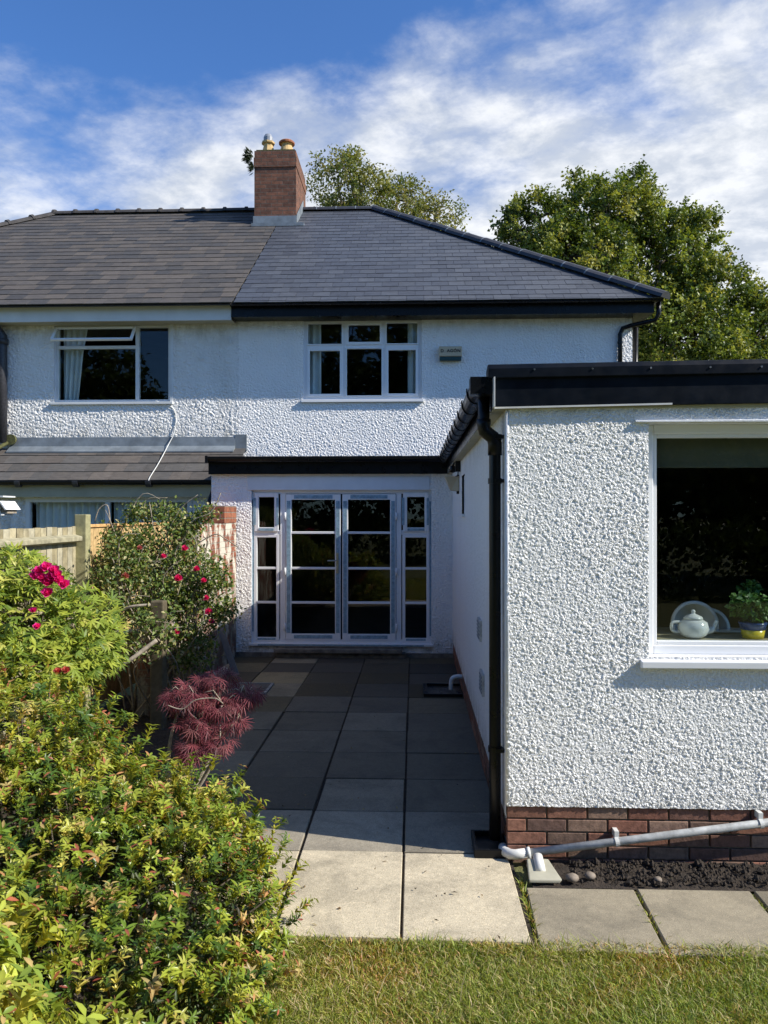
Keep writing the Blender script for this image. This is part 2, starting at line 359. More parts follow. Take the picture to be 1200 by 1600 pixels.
def lines(a, b, step, extra=()):
    ks = sorted(set([a, b]+[e for e in extra if a < e < b])); outl = []
    for u, v in zip(ks, ks[1:]):
        n = max(1, int(round((v-u)/step))); outl += [u+(v-u)*i/n for i in range(n)]
    return outl+[ks[-1]]
def wall_grid(name, axis, at, a0, a1, z0, z1, step, m, parent, holes=(), flip=False):
    """dense sheet of wall, axis 'y': plane Y=at spanned by x and z; axis 'x': plane X=at spanned by y and z"""
    A = lines(a0, a1, step, [h[0] for h in holes]+[h[1] for h in holes]); Z = lines(z0, z1, step, [h[2] for h in holes]+[h[3] for h in holes])
    A = np.array(A); Z = np.array(Z); nA, nZ = len(A), len(Z)
    AA, ZZ = np.meshgrid(A, Z, indexing='ij')
    if axis == 'y': V = np.stack([AA, np.full_like(AA, at), ZZ], -1).reshape(-1, 3)
    else: V = np.stack([np.full_like(AA, at), AA, ZZ], -1).reshape(-1, 3)
    i, j = np.meshgrid(np.arange(nA-1), np.arange(nZ-1), indexing='ij'); i = i.ravel(); j = j.ravel()
    ca = (A[i]+A[i+1])/2; cz = (Z[j]+Z[j+1])/2; keep = np.ones(len(i), bool)
    for h in holes: keep &= ~((ca > h[0]) & (ca < h[1]) & (cz > h[2]) & (cz < h[3]))
    i = i[keep]; j = j[keep]; q = np.stack([i*nZ+j, (i+1)*nZ+j, (i+1)*nZ+j+1, i*nZ+j+1], -1)
    if flip: q = q[:, ::-1]
    return np_mesh(name, V, q, None, m, parent, smooth=True, k=4)

# ------------------------------------------------------------------ ground
g = MB(); g.add([(-300, -300, -0.03), (300, -300, -0.03), (300, 400, -0.03), (-300, 400, -0.03)], [(0, 1, 2, 3)])
tag(g.build('lawn', 'lawn'), kind='structure')
# soil beds : uneven sheets
def soil(name, x0, x1, y0, y1, z, amp, step=0.02):
    A = np.arange(x0, x1+step, step); B = np.arange(y0, y1+step, step); AA, BB = np.meshgrid(A, B, indexing='ij')
    H = rng.normal(0, 1, AA.shape)
    for _ in range(1): H = (H+np.roll(H, 1, 0)+np.roll(H, 1, 1)+np.roll(H, -1, 0)+np.roll(H, -1, 1))/3.2
    e = np.minimum.reduce([AA-x0, x1-AA, BB-y0, y1-BB]); H = H*amp*np.clip(e/0.05, 0.2, 1)
    V = np.stack([AA, BB, z+H], -1).reshape(-1, 3); nB = len(B)
    i, j = np.meshgrid(np.arange(len(A)-1), np.arange(nB-1), indexing='ij'); i = i.ravel(); j = j.ravel()
    q = np.stack([i*nB+j, (i+1)*nB+j, (i+1)*nB+j+1, i*nB+j+1], -1)
    return tag(np_mesh(name, V, q, None, 'soil', smooth=False, k=4), kind='structure')
soil('soil_strip', 0.62, 4.6, 4.035, 4.36, -0.014, 0.011)
soil('planting_bed', -3.1, -1.30, 1.0, 3.47, 0.0, 0.02, 0.05)
soil('border_soil', -3.1, -1.88, 3.48, 8.08, 0.0, 0.02, 0.05)

# ------------------------------------------------------------------ paving
def jc(c, a, b):
    k = random.uniform(a, b); return tuple(v*k for v in c)
def slab_col(v, warm=0.0):
    return (v*(1+0.10*warm), v, v*(1-0.19*warm))
pv = MB()
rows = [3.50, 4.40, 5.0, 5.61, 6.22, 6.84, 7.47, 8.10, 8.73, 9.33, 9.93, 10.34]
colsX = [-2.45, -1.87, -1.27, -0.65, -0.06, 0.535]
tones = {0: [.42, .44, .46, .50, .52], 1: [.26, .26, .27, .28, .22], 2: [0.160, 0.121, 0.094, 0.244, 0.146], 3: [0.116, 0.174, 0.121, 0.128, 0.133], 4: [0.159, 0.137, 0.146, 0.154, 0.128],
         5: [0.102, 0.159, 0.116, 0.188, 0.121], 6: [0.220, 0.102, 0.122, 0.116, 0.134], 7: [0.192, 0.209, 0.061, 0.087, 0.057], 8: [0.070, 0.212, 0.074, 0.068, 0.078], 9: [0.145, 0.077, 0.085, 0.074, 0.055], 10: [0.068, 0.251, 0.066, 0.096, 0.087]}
bedbase = MB(); bedbase.box(-1.87, 0.55, 3.49, 10.38, -0.08, -0.018); bedbase.box(-2.5, -1.871, 8.1, 10.38, -0.08, -0.018); tag(bedbase.build('patio_bedding', 'soil'), kind='structure')
for r in range(len(rows)-1):
    for c in range(5):
        if r < 7 and c == 0: continue
        y0, y1 = rows[r], rows[r+1]; x0, x1 = colsX[c], colsX[c+1]
        wide = 0.008 if c < 4 else 0.004
        gy = (0.0055 if r < 6 else 0.003)+random.uniform(0, .002); gx = wide+.001 if r < 6 else 0.0045
        j = lambda s=0.003: random.uniform(-s, s)
        z = j(0.004)
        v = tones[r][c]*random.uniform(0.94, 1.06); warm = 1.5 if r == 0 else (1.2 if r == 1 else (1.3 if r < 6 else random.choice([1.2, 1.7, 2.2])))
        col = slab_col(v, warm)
        xs0, xs1 = x0+gx+j(), x1-gx+j(); ys0, ys1 = y0+gy+j(0.001), y1-gy+j(0.001)
        b = 0.004
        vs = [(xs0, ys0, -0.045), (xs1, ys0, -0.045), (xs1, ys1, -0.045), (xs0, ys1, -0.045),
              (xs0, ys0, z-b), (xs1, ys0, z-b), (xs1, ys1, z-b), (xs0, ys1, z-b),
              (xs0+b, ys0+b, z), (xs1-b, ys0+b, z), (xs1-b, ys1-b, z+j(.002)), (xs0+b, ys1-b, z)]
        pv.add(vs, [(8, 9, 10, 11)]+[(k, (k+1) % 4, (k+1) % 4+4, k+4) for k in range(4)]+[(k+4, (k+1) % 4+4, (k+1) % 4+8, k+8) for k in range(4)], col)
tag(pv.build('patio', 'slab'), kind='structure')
pp = MB(); px_ = [0.575, 1.145, 1.735, 2.33, 2.93, 3.53, 4.13]
for i in range(6):
    x0, x1 = px_[i]+0.006, px_[i+1]-0.014; b = 0.004; z = random.uniform(-0.006, 0.0); v = [.31, .32, .22, .3, .28, .3][i]
    y0, y1 = 3.44+random.uniform(-.01, .01), 4.02+random.uniform(-.006, .006)
    sk = 0.03
    vs = [(x0+sk*-0.6, y0, -.045), (x1-sk*.6, y0, -.045), (x1, y1, -.045), (x0, y1, -.045), (x0-sk*.6, y0, z-b), (x1-sk*.6, y0, z-b), (x1, y1, z-b), (x0, y1, z-b),
          (x0+b-sk*.6, y0+b, z), (x1-b-sk*.6, y0+b, z), (x1-b, y1-b, z), (x0+b, y1-b, z)]
    pp.add(vs, [(8, 9, 10, 11)]+[(k, (k+1) % 4, (k+1) % 4+4, k+4) for k in range(4)]+[(k+4, (k+1) % 4+4, (k+1) % 4+8, k+8) for k in range(4)], slab_col(v*.88, 1.5))
tag(pp.build('path', 'slab'), kind='structure')

# ------------------------------------------------------------------ houses
YM, YE, YW = 12.0, 10.35, 4.35
XS = 0.52            # left face of the kitchen wing
XL = -2.75           # left face of the rear extension
XR = PX(988, YM)     # right corner of house
XP = -2.76           # party line
house = thing('white_house', 'white pebbledash house with new dark slate hipped roof and flat roofed rear extension', 'house', (0.5, 11, 0))
neigh = thing('neighbouring_house', 'neighbouring half with older brown slate roof and lean-to behind the fence', 'house', (-5, 12, 0))

# openings
DO = (PX(393, YE), PX(674, YE), PZ(1006, YE), PZ(766, YE))
W1 = (PX(474, YM), PX(659, YM), PZ(624, YM), 4.985)
W2 = (PX(85, YM), PX(266, YM), PZ(626, YM), PZ(503, YM))
KX0, KX1, KZ0, KZ1 = PX(1013, YW), 2.85, PZ(1023, YW), PZ(663, YW)
W3 = (PX(40, 11.3), PX(300, 11.3), 1.25, PZ(777, 11.3))

wall_grid('upper_wall', 'y', YM, XP, XR, 2.6, 5.05, 0.013, 'dash_far', house, [W1])
wall_grid('gable_side_wall', 'x', XR, YM, 20.5, 0, 5.05, 0.10, 'dash_far', house)
wall_grid('extension_wall', 'y', YE, XL, XS+0.02, 0.06, 2.60, 0.012, 'dash_far', house, [DO])
wall_grid('extension_side_wall', 'x', XL, YE, YM, 0.0, 2.62, 0.05, 'dash_side', house, flip=True)
wall_grid('wing_front_wall', 'y', YW, XS, 4.0, 0.29, 2.56, 0.0050, 'dash', house, [(KX0, KX1, KZ0, KZ1)])
sw = (7.85, 8.35, 1.93, 2.34)
wall_grid('wing_side_wall', 'x', XS, YW, YE, 0.22, 2.56, 0.011, 'dash_side', house, [sw], flip=True)
b = MB(); b.box(4.0, 4.1, YW, YM, 0, 2.56); b.build('wing_far_wall', 'smooth', house)
# rounded render corner bead of the wing
b = MB(); b.tube([(XS+0.006, YW+0.006, 0.295), (XS+0.006, YW+0.006, 2.56)], 0.013, 10); b.build('corner_bead', 'smooth', house, smooth=True)
# rear and hidden shells (keep rooms dark)
b = MB(); b.box(XP, XR, 20.4, 20.5, 0, 5.05); b.build('rear_wall', 'smooth', house)
def reveal(x0, x1, z0, z1, Y, d, m, parent, name='reveal', t=0.03):
    b = MB(); e = 0.0
    b.box(x0-t, x0, Y+0.004, Y+d, z0, z1); b.box(x1, x1+t, Y+0.004, Y+d, z0, z1)
    b.box(x0-t, x1+t, Y+0.004, Y+d, z1, z1+t); b.box(x0-t, x1+t, Y+0.004, Y+d, z0-t, z0)
    return b.build(name, m, parent)
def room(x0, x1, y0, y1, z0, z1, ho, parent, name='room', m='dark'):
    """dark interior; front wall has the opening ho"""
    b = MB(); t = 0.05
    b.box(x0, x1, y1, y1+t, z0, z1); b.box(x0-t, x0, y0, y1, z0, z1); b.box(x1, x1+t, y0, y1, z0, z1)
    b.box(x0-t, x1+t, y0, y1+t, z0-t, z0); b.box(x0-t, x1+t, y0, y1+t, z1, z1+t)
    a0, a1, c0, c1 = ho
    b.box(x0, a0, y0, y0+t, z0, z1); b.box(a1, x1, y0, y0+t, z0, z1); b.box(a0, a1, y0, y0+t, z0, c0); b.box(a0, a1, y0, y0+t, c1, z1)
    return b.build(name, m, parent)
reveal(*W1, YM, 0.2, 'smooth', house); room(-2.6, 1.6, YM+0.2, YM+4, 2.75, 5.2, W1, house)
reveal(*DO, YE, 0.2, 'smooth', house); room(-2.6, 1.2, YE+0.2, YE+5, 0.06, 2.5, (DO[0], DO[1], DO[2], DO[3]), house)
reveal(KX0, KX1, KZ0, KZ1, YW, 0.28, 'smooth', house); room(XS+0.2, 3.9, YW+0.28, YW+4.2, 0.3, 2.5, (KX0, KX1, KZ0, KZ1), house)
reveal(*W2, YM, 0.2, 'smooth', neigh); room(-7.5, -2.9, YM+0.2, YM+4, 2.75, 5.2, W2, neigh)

def bars(b, x0, x1, z0, z1, t, y0, y1):
    """rectangular ring of frame, mitred as butted boxes"""
    b.box(x0, x0+t, y0, y1, z0, z1); b.box(x1-t, x1, y0, y1, z0, z1)
    b.box(x0+t, x1-t, y0, y1, z0, z0+t); b.box(x0+t, x1-t, y0, y1, z1-t, z1)
def pane(x0, x1, z0, z1, y, parent, name='pane'):
    b = MB(); b.box(x0, x1, y, y+0.006, z0, z1); return b.build(name, 'glass', parent)

# --- upper window of the white house: three lights, each with a top light
def px_rect(a, b_, c, d, Y): return (PX(a, Y), PX(b_, Y), PZ(d, Y), PZ(c, Y))
y0 = YM+0.035
b = MB(); bars(b, W1[0], W1[1], W1[2], W1[3], 0.05, y0, y0+0.07)
m1, m2 = PX(537.5, YM), PX(600, YM); tz = PZ(540, YM)
zi0, zi1 = W1[2]+0.05, W1[3]-0.05
for mx_ in (m1, m2): b.box(mx_-0.022, mx_+0.022, y0+0.002, y0+0.068, zi0, zi1)
segs = [(W1[0]+0.05, m1-0.022), (m1+0.022, m2-0.022), (m2+0.022, W1[1]-0.05)]
for (a, c) in segs: b.box(a, c, y0+0.004, y0+0.066, tz-0.022, tz+0.022)
win = b.build('window', 'upvc', house, 0.004)
for i, (a, c) in enumerate(segs):
    for (z_0, z_1) in ((zi0, tz-0.022), (tz+0.022, zi1)):
        s = MB(); tt = 0.045 if (i == 1 and z_0 > tz) or (i != 1 and z_0 < tz) else 0.018
        bars(s, a, c, z_0, z_1, tt, y0-0.012, y0+0.05); s.build('sash', 'upvc', win, 0.003)
        pane(a+tt, c-tt, z_0+tt, z_1-tt, y0+0.02, win)
s = MB(); s.box(W1[0]-0.03, W1[1]+0.03, YM-0.05, YM+0.03, W1[2]-0.045, W1[2]-0.001); s.build('sill', 'upvc', win, 0.004)

# --- neighbour's upper window with open top vent
b = MB(); bars(b, W2[0], W2[1], W2[2], W2[3], 0.045, y0, y0+0.07)
mm = PX(213, YM); tz2 = PZ(538, YM)
b.box(mm-0.03, mm+0.03, y0+0.002, y0+0.068, W2[2]+0.045, W2[3]-0.045)
b.box(W2[0]+0.045, mm-0.03, y0+0.004, y0+0.066, tz2-0.025, tz2+0.025)
nw = b.build('window', 'upvc_old', neigh, 0.004)
pane(W2[0]+0.045, mm-0.03, W2[2]+0.045, tz2-0.025, y0+0.02, nw); pane(mm+0.03, W2[1]-0.045, W2[2]+0.045, W2[3]-0.045, y0+0.02, nw)
va0, va1 = W2[0]+0.015, mm-0.01; vh = W2[3]-tz2-0.03; ang = R(38)
def vrot(x, dy, dz): return (x, y0-0.012+dy*math.cos(ang)-dz*math.sin(ang)*-1*-1, W2[3]-0.03+dy*math.sin(ang)*-1*-1-dz*math.cos(ang))
def vbox(b, x0_, x1_, d0, d1, s0, s1):     # d: thickness, s: distance down the vent
    f = lambda x, d, s_: (x, y0-0.012-s_*math.sin(ang)+d*math.cos(ang), W2[3]-0.03-s_*math.cos(ang)-d*math.sin(ang))
    vs = [f(x0_, d0, s0), f(x1_, d0, s0), f(x1_, d1, s0), f(x0_, d1, s0), f(x0_, d0, s1), f(x1_, d0, s1), f(x1_, d1, s1), f(x0_, d1, s1)]
    b.add(vs, [(0, 1, 2, 3), (7, 6, 5, 4), (0, 4, 5, 1), (1, 5, 6, 2), (2, 6, 7, 3), (3, 7, 4, 0)])
s = MB(); t_ = 0.035
vbox(s, va0, va0+t_, -0.02, 0.02, 0, vh); vbox(s, va1-t_, va1, -0.02, 0.02, 0, vh); vbox(s, va0+t_, va1-t_, -0.019, 0.019, 0, t_); vbox(s, va0+t_, va1-t_, -0.019, 0.019, vh-t_, vh)
s.build('open_vent', 'upvc', nw, 0.003)
s = MB(); vbox(s, va0+t_, va1-t_, -0.003, 0.003, t_, vh-t_); s.build('vent_pane', 'glass', nw)
s = MB(); s.box(W2[0]-0.05, W2[1]+0.05, YM-0.05, YM+0.03, W2[2]-0.04, W2[2]-0.001); s.build('sill', 'upvc_old', nw, 0.004)
s = MB(); s.box(W2[1]+0.001, W2[1]+0.045, YM-0.02, YM+0.03, W2[2], W2[3]); s.build('frame_trim', 'upvc_old', nw, 0.003)

# --- kitchen window
yk = YW+0.075
b = MB(); bars(b, KX0, KX1, KZ0, KZ1, 0.052, yk, yk+0.07); kw = b.build('window', 'upvc', house, 0.006)
s = MB(); bars(s, KX0+0.052, KX1-0.052, KZ0+0.052, KZ1-0.052, 0.022, yk+0.012, yk+0.06); s.build('glazing_bead', 'upvc', kw, 0.004)
pane(KX0+0.07, KX1-0.07, KZ0+0.07, KZ1-0.07, yk+0.03, kw)
s = MB(); sx0 = PX(1003, YW-0.045); sz1 = KZ0-0.002
s.prism([(YW+0.074, sz1), (YW-0.045, sz1-0.018), (YW-0.045, sz1-0.056), (YW+0.074, sz1-0.058)], 'x', sx0, KX1+0.06); s.build('sill', 'upvc', kw, 0.004)
s = MB(); s.prism([(YW+0.02, KZ1+0.025), (YW-0.024, KZ1+0.012), (YW-0.024, KZ1+0.004), (YW+0.02, KZ1+0.002)], 'x', PX(992, YW), KX1+0.06); s.build('bellcast_bead', 'smooth', kw)
# inner sill board
s = MB(); s.box(KX0-0.05, KX1+0.05, YW+0.146, YW+0.62, KZ0+0.045, KZ0+0.075); s.build('inner_sill', simple('oat worktop', (0.34, 0.30, 0.20), 0.4, 0.1, 4), kw, 0.004)

# --- little side window in the wing's long wall
b = MB(); b.box(XS+0.02, XS+0.06, sw[0], sw[1], sw[2], sw[2]+0.05); b.box(XS+0.02, XS+0.06, sw[0], sw[1], sw[3]-0.05, sw[3])
b.box(XS+0.02, XS+0.06, sw[0], sw[0]+0.05, sw[2]+0.05, sw[3]-0.05); b.box(XS+0.02, XS+0.06, sw[1]-0.05, sw[1], sw[2]+0.05, sw[3]-0.05)
sd = b.build('window', 'upvc', house, 0.003)
s = MB(); s.box(XS+0.035, XS+0.041, sw[0]+0.05, sw[1]-0.05, sw[2]+0.05, sw[3]-0.05); s.build('pane', 'glass', sd)
s = MB(); s.box(XS-0.035, XS+0.02, sw[0]-0.04, sw[1]+0.04, sw[2]-0.03, sw[2]); s.build('sill', 'upvc', sd, 0.003)
s = MB(); s.box(XS+0.061, XS+0.09, sw[0]-.05, sw[1]+.05, sw[2]-.05, sw[3]+.05); s.build('window_backing', 'dark', sd)

# --- french doors with sidelights
yd = YE+0.045
q = lambda a, b_, c, d: px_rect(a, b_, c, d, YE)
Z0, Z1 = DO[2], DO[3]
b = MB(); bars(b, DO[0], DO[1], Z0, Z1, 0.045, yd, yd+0.075)
for a, c in ((437, 445.5), (619, 627)): b.box(PX(a, YE), PX(c, YE), yd-0.006, yd+0.07, Z0+0.045, Z1-0.045)
zt = PZ(832, YE)
for a, c in ((PX(393, YE)+0.045, PX(437, YE)), (PX(627, YE), PX(674, YE)-0.045)): b.box(a, c, yd+0.004, yd+0.07, zt-0.03, zt+0.03)
dset = b.build('door_frame', 'upvc', house, 0.004)
s = MB(); s.box(DO[0]-0.03, DO[1]+0.03, YE-0.055, yd-0.001, Z0-0.028, Z0+0.005); s.build('threshold', 'upvc', dset, 0.003)
film = MB()
def glazed(parent, x0, x1, z0, z1, t, y, hb, film_t=0.0, nm='sash'):
    s = MB(); bars(s, x0, x1, z0, z1, t, y, y+0.06)
    zs = [z0+t]+hb+[z1-t]
    for h_ in hb: s.box(x0+t, x1-t, y+0.004, y+0.05, h_-0.016, h_+0.016)
    o = s.build(nm, 'upvc', parent, 0.004)
    for i in range(len(zs)-1):
        a = zs[i]+(0.016 if i > 0 else 0); c = zs[i+1]-(0.016 if i < len(zs)-2 else 0)
        pane(x0+t, x1-t, a, c, y+0.025, o if nm == 'door_leaf_x' else parent)
    if film_t:
        g_ = 0.09
        film.box(x0+0.012, x0+t-0.014, y-0.003, y-0.0005, z0+g_, z1-g_); film.box(x1-t+0.014, x1-0.012, y-0.003, y-0.0005, z0+g_, z1-g_)
        film.box(x0+g_+.02, x1-g_-.02, y-0.003, y-0.0005, z0+0.014, z0+t-0.014); film.box(x0+g_+.02, x1-g_-.02, y-0.003, y-0.0005, z1-t+0.014, z1-0.012)
    return o
hb = [PZ(v, YE) for v in (942.5, 888.5, 832.5)]
L0, L1 = PX(446.2, YE), PX(531.8, YE); R0, R1 = PX(534.6, YE), PX(618.2, YE)
dz0, dz1 = PZ(1000.5, YE), PZ(772, YE)
s = MB(); s.box(PX(445.5, YE), PX(619, YE), yd+0.03, yd+0.05, dz0-0.016, dz0+0.05); s.box(PX(445.5, YE), PX(619, YE), yd+0.03, yd+0.05, dz1-0.05, dz1+0.01)
s.box(L0-0.012, L0+0.03, yd+0.03, yd+0.05, dz0, dz1); s.box(L1-0.03, R0+0.03, yd+0.03, yd+0.05, dz0, dz1); s.box(R1-0.03, R1+0.008, yd+0.03, yd+0.05, dz0, dz1); s.build('door_seal', 'shutgap', dset)
glazed(dset, L0, L1, dz0, dz1, 0.075, yd-0.02, hb, 1, 'door_leaf'); glazed(dset, R0, R1, dz0, dz1, 0.075, yd-0.02, hb, 1, 'door_leaf')
for a, c in ((396, 435.5), (628.5, 671)):
    a, c = PX(a, YE), PX(c, YE)
    glazed(dset, a, c, Z0+0.03, zt-0.03, 0.040, yd-0.008, hb[:2], 0, 'sidelight')
    glazed(dset, a+0.01, c-0.01, zt+0.012, Z1-0.035, 0.055, yd-0.024, [], 0, 'top_light')
    film.box(a-0.006, a+0.028, yd-0.03, yd-0.0265, zt+0.1, Z1-0.1); film.box(c-0.036, c-0.008, yd-0.03, yd-0.0265, zt+0.1, Z1-0.1)
    film.box(a+0.07, c-0.07, yd-0.03, yd-0.0265, zt+0.022, zt+0.055); film.box(a+0.05, c-0.05, yd-0.012, yd-0.0085, Z0+0.038, Z0+0.062)
film.box(DO[0]+0.001, DO[0]+0.024, yd-0.004, yd-0.0005, Z0+0.15, Z1-0.12); film.box(DO[1]-0.024, DO[1]-0.001, yd-0.004, yd-0.0005, Z0+0.1, Z1-0.15)
film.box(DO[0]+0.1, DO[1]-0.1, YE-0.058, YE-0.0555, Z0-0.024, Z0-0.004)
film.build('protective_film', 'film', dset)
s = MB(); hx = PX(527, YE); s.box(hx-0.016, hx+0.016, yd-0.034, yd-0.021, PZ(896, YE), PZ(864, YE)); 
s.tube([(hx, yd-0.03, PZ(876, YE)), (hx, yd-0.075, PZ(876, YE)), (hx-0.13, yd-0.078, PZ(876, YE)-0.002)], 0.010, 8); s.build('door_handle', 'metal', dset, 0.003)
for xx in (PX(445, YE), PX(619.5, YE)):
    for zz in (0.35, 1.1, 1.85): s = MB(); s.tube([(xx, yd-0.026, zz), (xx, yd-0.026, zz+0.10)], 0.012, 8); s.build('hinge', 'upvc', dset, smooth=True)
# smooth band above and beside the doors
s = MB(); s.box(PX(387, YE), PX(671, YE), YE-0.018, YE+0.003, Z1+0.004, PZ(744, YE)); s.build('render_band', 'smooth', dset, 0.004)
# door steps
s = MB(); s.box(PX(436, YE), PX(629, YE), YE-0.06, YE+0.02, 0.13, Z0-0.03); s.box(PX(431, YE), PX(628, YE), YE-0.16, YE+0.02, 0.075, 0.13); s.box(PX(433, YE), PX(634, YE), YE-0.10, YE+0.02, 0.0, 0.074); s.build('door_step', 'stone', house, 0.008)
s = MB(); s.box(XL, XS, YE-0.02, YE+0.05, -0.02, 0.058); s.build('extension_plinth', 'stone', house)

# --- brick plinth of the wing (every brick modelled)
b = MB(); mo = MB()
mo.box(XS+0.012, 4.0, YW+0.02, YW+0.1, -0.1, 0.30); mo.box(XS+0.012, XS+0.1, YW+0.1, YE, -0.1, 0.23)
rb = [(0.28, 0.130, 0.090), (0.22, 0.115, 0.085), (0.32, 0.155, 0.105), (0.19, 0.115, 0.09), (0.28, 0.18, 0.13)]
for k in range(6):
    z0_ = 0.289-0.0735*(k+1)+0.006; z1_ = z0_+0.0655; off = 0.1125*(k % 2)
    x = XS+0.004-off
    first = True
    while x < 4.0:
        a = max(x, XS+0.004); c = min(x+0.215, 4.0)
        if c-a > 0.03: b.box(a, c, YW+0.006+random.uniform(-.002, .002), YW+0.06, z0_, z1_, jc(random.choice(rb), .75, 1.15))
        x += 0.225
    y = YW+0.1+off
    if k >= 1:
        while y < YE:
            b.box(XS+0.002+random.uniform(-.002, .002), XS+0.05, y, min(y+0.215, YE), z0_, z1_, jc(random.choice(rb), .6, .9)); y += 0.225
b.build('brick_plinth', 'brickreal', house, 0.004); mo.build('plinth_mortar', 'mortar', house)

# --- flat roof, fascias, gutters
s = MB()
RZ = PZ(570, YW-0.035); FB = PZ(638, YW-0.035); MZ = PZ(591, YW-0.05)
fx = PX(772, YW-0.035)
lift = 0.045
def slopebox(mb, x0, x1, y0_, y1_, za0, za1, zb0, zb1):
    mb.add([(x0, y0_, za0), (x1, y0_, zb0), (x1, y1_, zb0), (x0, y1_, za0), (x0, y0_, za1), (x1, y0_, zb1), (x1, y1_, zb1), (x0, y1_, za1)],
           [(0, 3, 2, 1), (4, 5, 6, 7), (0, 1, 5, 4), (1, 2, 6, 5), (2, 3, 7, 6), (3, 0, 4, 7)])
s.add([], [])
slopebox(s, fx, 4.2, YW-0.035, YW-0.012, FB, MZ, FB+lift, MZ+lift); s.build('front_fascia', 'trim', house, 0.003)
s = MB(); e0 = PX(763, YW-0.05)
n_ = [(YW-0.056, MZ-0.004), (YW-0.056, RZ-0.03), (YW-0.044, RZ-0.004), (YW-0.0, RZ), (YW+0.08, RZ-0.02), (YW+0.08, MZ-0.004)]
vs = [(e0, p_[0], p_[1]) for p_ in n_]+[(4.2, p_[0], p_[1]+lift) for p_ in n_]; k = len(n_)
s.add(vs, [tuple(range(k)), tuple(range(2*k-1, k-1, -1))]+[(i, i+k, (i+1) % k+k, (i+1) % k) for i in range(k)])
rt_ = s.build('roof_edge_trim', 'trim', house, 0.004)
for v in (835, 926, 1017, 1110, 1190): 
    s = MB(); sp = P(v, 577+(835-v)*0.012, YW-0.058); s.tube([sp, (sp.x, sp.y-0.003, sp.z)], 0.0055, 8); s.build('roof_screw', 'metal', rt_)
s = MB(); slopebox(s, fx+0.002, PX(1060, YW-.13), YW-0.0354, YW-0.03505, FB-0.006, FB+0.004, FB-0.006+lift*.4, FB+0.004+lift*.4); s.box(fx-0.008, fx-0.001, YW-0.0354, YW-0.11, FB-0.004, MZ-0.006); s.build('white_edge_bead', 'rubbertrim', house)
# soffit + side fascia of the wing, running back to the extension
s = MB(); s.box(fx, XS+0.02, YW-0.011, YE-0.15, FB-0.006, FB+0.004); s.box(XS+.021, 4.1, YW-0.011, YW+0.02, FB-0.002, FB+0.02); s.build('soffit', 'cream', house)
s = MB(); s.box(fx-0.005, fx+0.018, YW-0.011, YE-0.14, FB, MZ+0.01); s.build('side_fascia', 'black', house)
s = MB(); s.box(fx-0.02, 4.2, YW+0.0, YM, MZ+0.012, RZ-0.025); s.box(XL-0.02, fx-0.02, YE-0.1, YM, PZ(722, YE-.1)+0.02, PZ(716, YE-.1)); s.build('flat_roof', 'trim', house)
def gutter_prof(c, top, w_, d_, n=9):
    return [(c-w_/2, top)]+[(c-w_/2*math.cos(math.pi*i/(n-1)), top-0.25*d_-0.75*d_*math.sin(math.pi*i/(n-1))) for i in range(n)]+[(c+w_/2, top), (c+w_/2-0.008, top), (c+w_/2-0.008, top-0.02), (c-w_/2+0.008, top-0.02), (c-w_/2+0.008, top)]
s = MB(); gc = fx-0.062; s.prism(gutter_prof(gc, MZ-0.004, 0.112, 0.085), 'y', YW-0.03, YE-0.1); wg = s.build('gutter', 'black', house)
s = MB()
yy = YW+0.35
while yy < YE-0.2:
    s = MB(); s.prism(gutter_prof(gc-0.003, MZ+0.004, 0.128, 0.098), 'y', yy, yy+0.028); s.build('gutter_bracket', 'black', wg); yy += 0.42 if yy > 6 else 0.5
s = MB(); s.box(gc-0.07, gc+0.062, YW-0.045, YW+0.05, MZ-0.09, MZ+0.006)
s.build('running_outlet', 'black', wg)
ye = YE-0.135; etop = PZ(713, ye)
s = MB(); s.prism(gutter_prof(ye, etop, 0.11, 0.075), 'x', PX(324, ye), gc+0.03); s.box(PX(322, ye), PX(326, ye), ye-0.065, ye+0.06, etop-0.08, etop+0.01); eg = s.build('gutter', 'black', house)
s = MB(); s.box(PX(326, ye+.07), fx, ye+0.057, ye+0.085, PZ(740.5, ye+.07), etop+0.01); s.build('extension_fascia', 'black', house)
s = MB(); s.box(XL-0.03, fx+0.02, ye+0.086, YE+0.02, PZ(740.5, ye+.07)+0.001, PZ(740.5, ye+.07)+0.012); s.build('extension_soffit', 'cream', house)
# downpipe of the wing
yp = YW+0.13; pr = 0.034
pts = [(PX(747, yp), yp, MZ-0.06), (PX(747, yp), yp, PZ(664, yp)), (PX(749, yp), yp, PZ(674, yp)), (PX(759, yp), yp, PZ(684, yp)), (PX(763, yp), yp, PZ(694, yp)), (PX(763, yp), yp, PZ(712, yp)), (PX(763, yp), yp, PZ(1190, yp)), (PX(763, yp), yp, 0.05)]
pts = [Vector((p_[0]-0.0, p_[1], p_[2])) for p_ in pts]; pxx = XS-0.052
pts[0].x = pts[1].x = gc+0.02; pts[2].x = gc+0.025; pts[3].x = (gc+pxx)/2+0.03
for k in range(4, 8): pts[k].x = pxx
s = MB(); s.tube(pts, pr, 16); dp = s.build('downpipe', 'black', house, smooth=True)
for zz in (PZ(752, yp), PZ(1168, yp), PZ(684, yp)):
    s = MB(); s.tube([(pxx, yp, zz-0.016), (pxx, yp, zz+0.016)], pr+0.006, 16); s.box(pxx, XS+0.012, yp-0.045, yp+0.01, zz-0.010, zz+0.010); s.build('pipe_clip', 'black', dp)
s = MB(); s.tube([pts[1]+Vector((0, 0, 0.03)), pts[1], pts[2], pts[3], pts[4], pts[5]], pr+0.007, 16); s.build('swan_neck', 'black', dp, smooth=True)
s = MB(); bx0, bx1 = PX(741, YW), XS-0.005
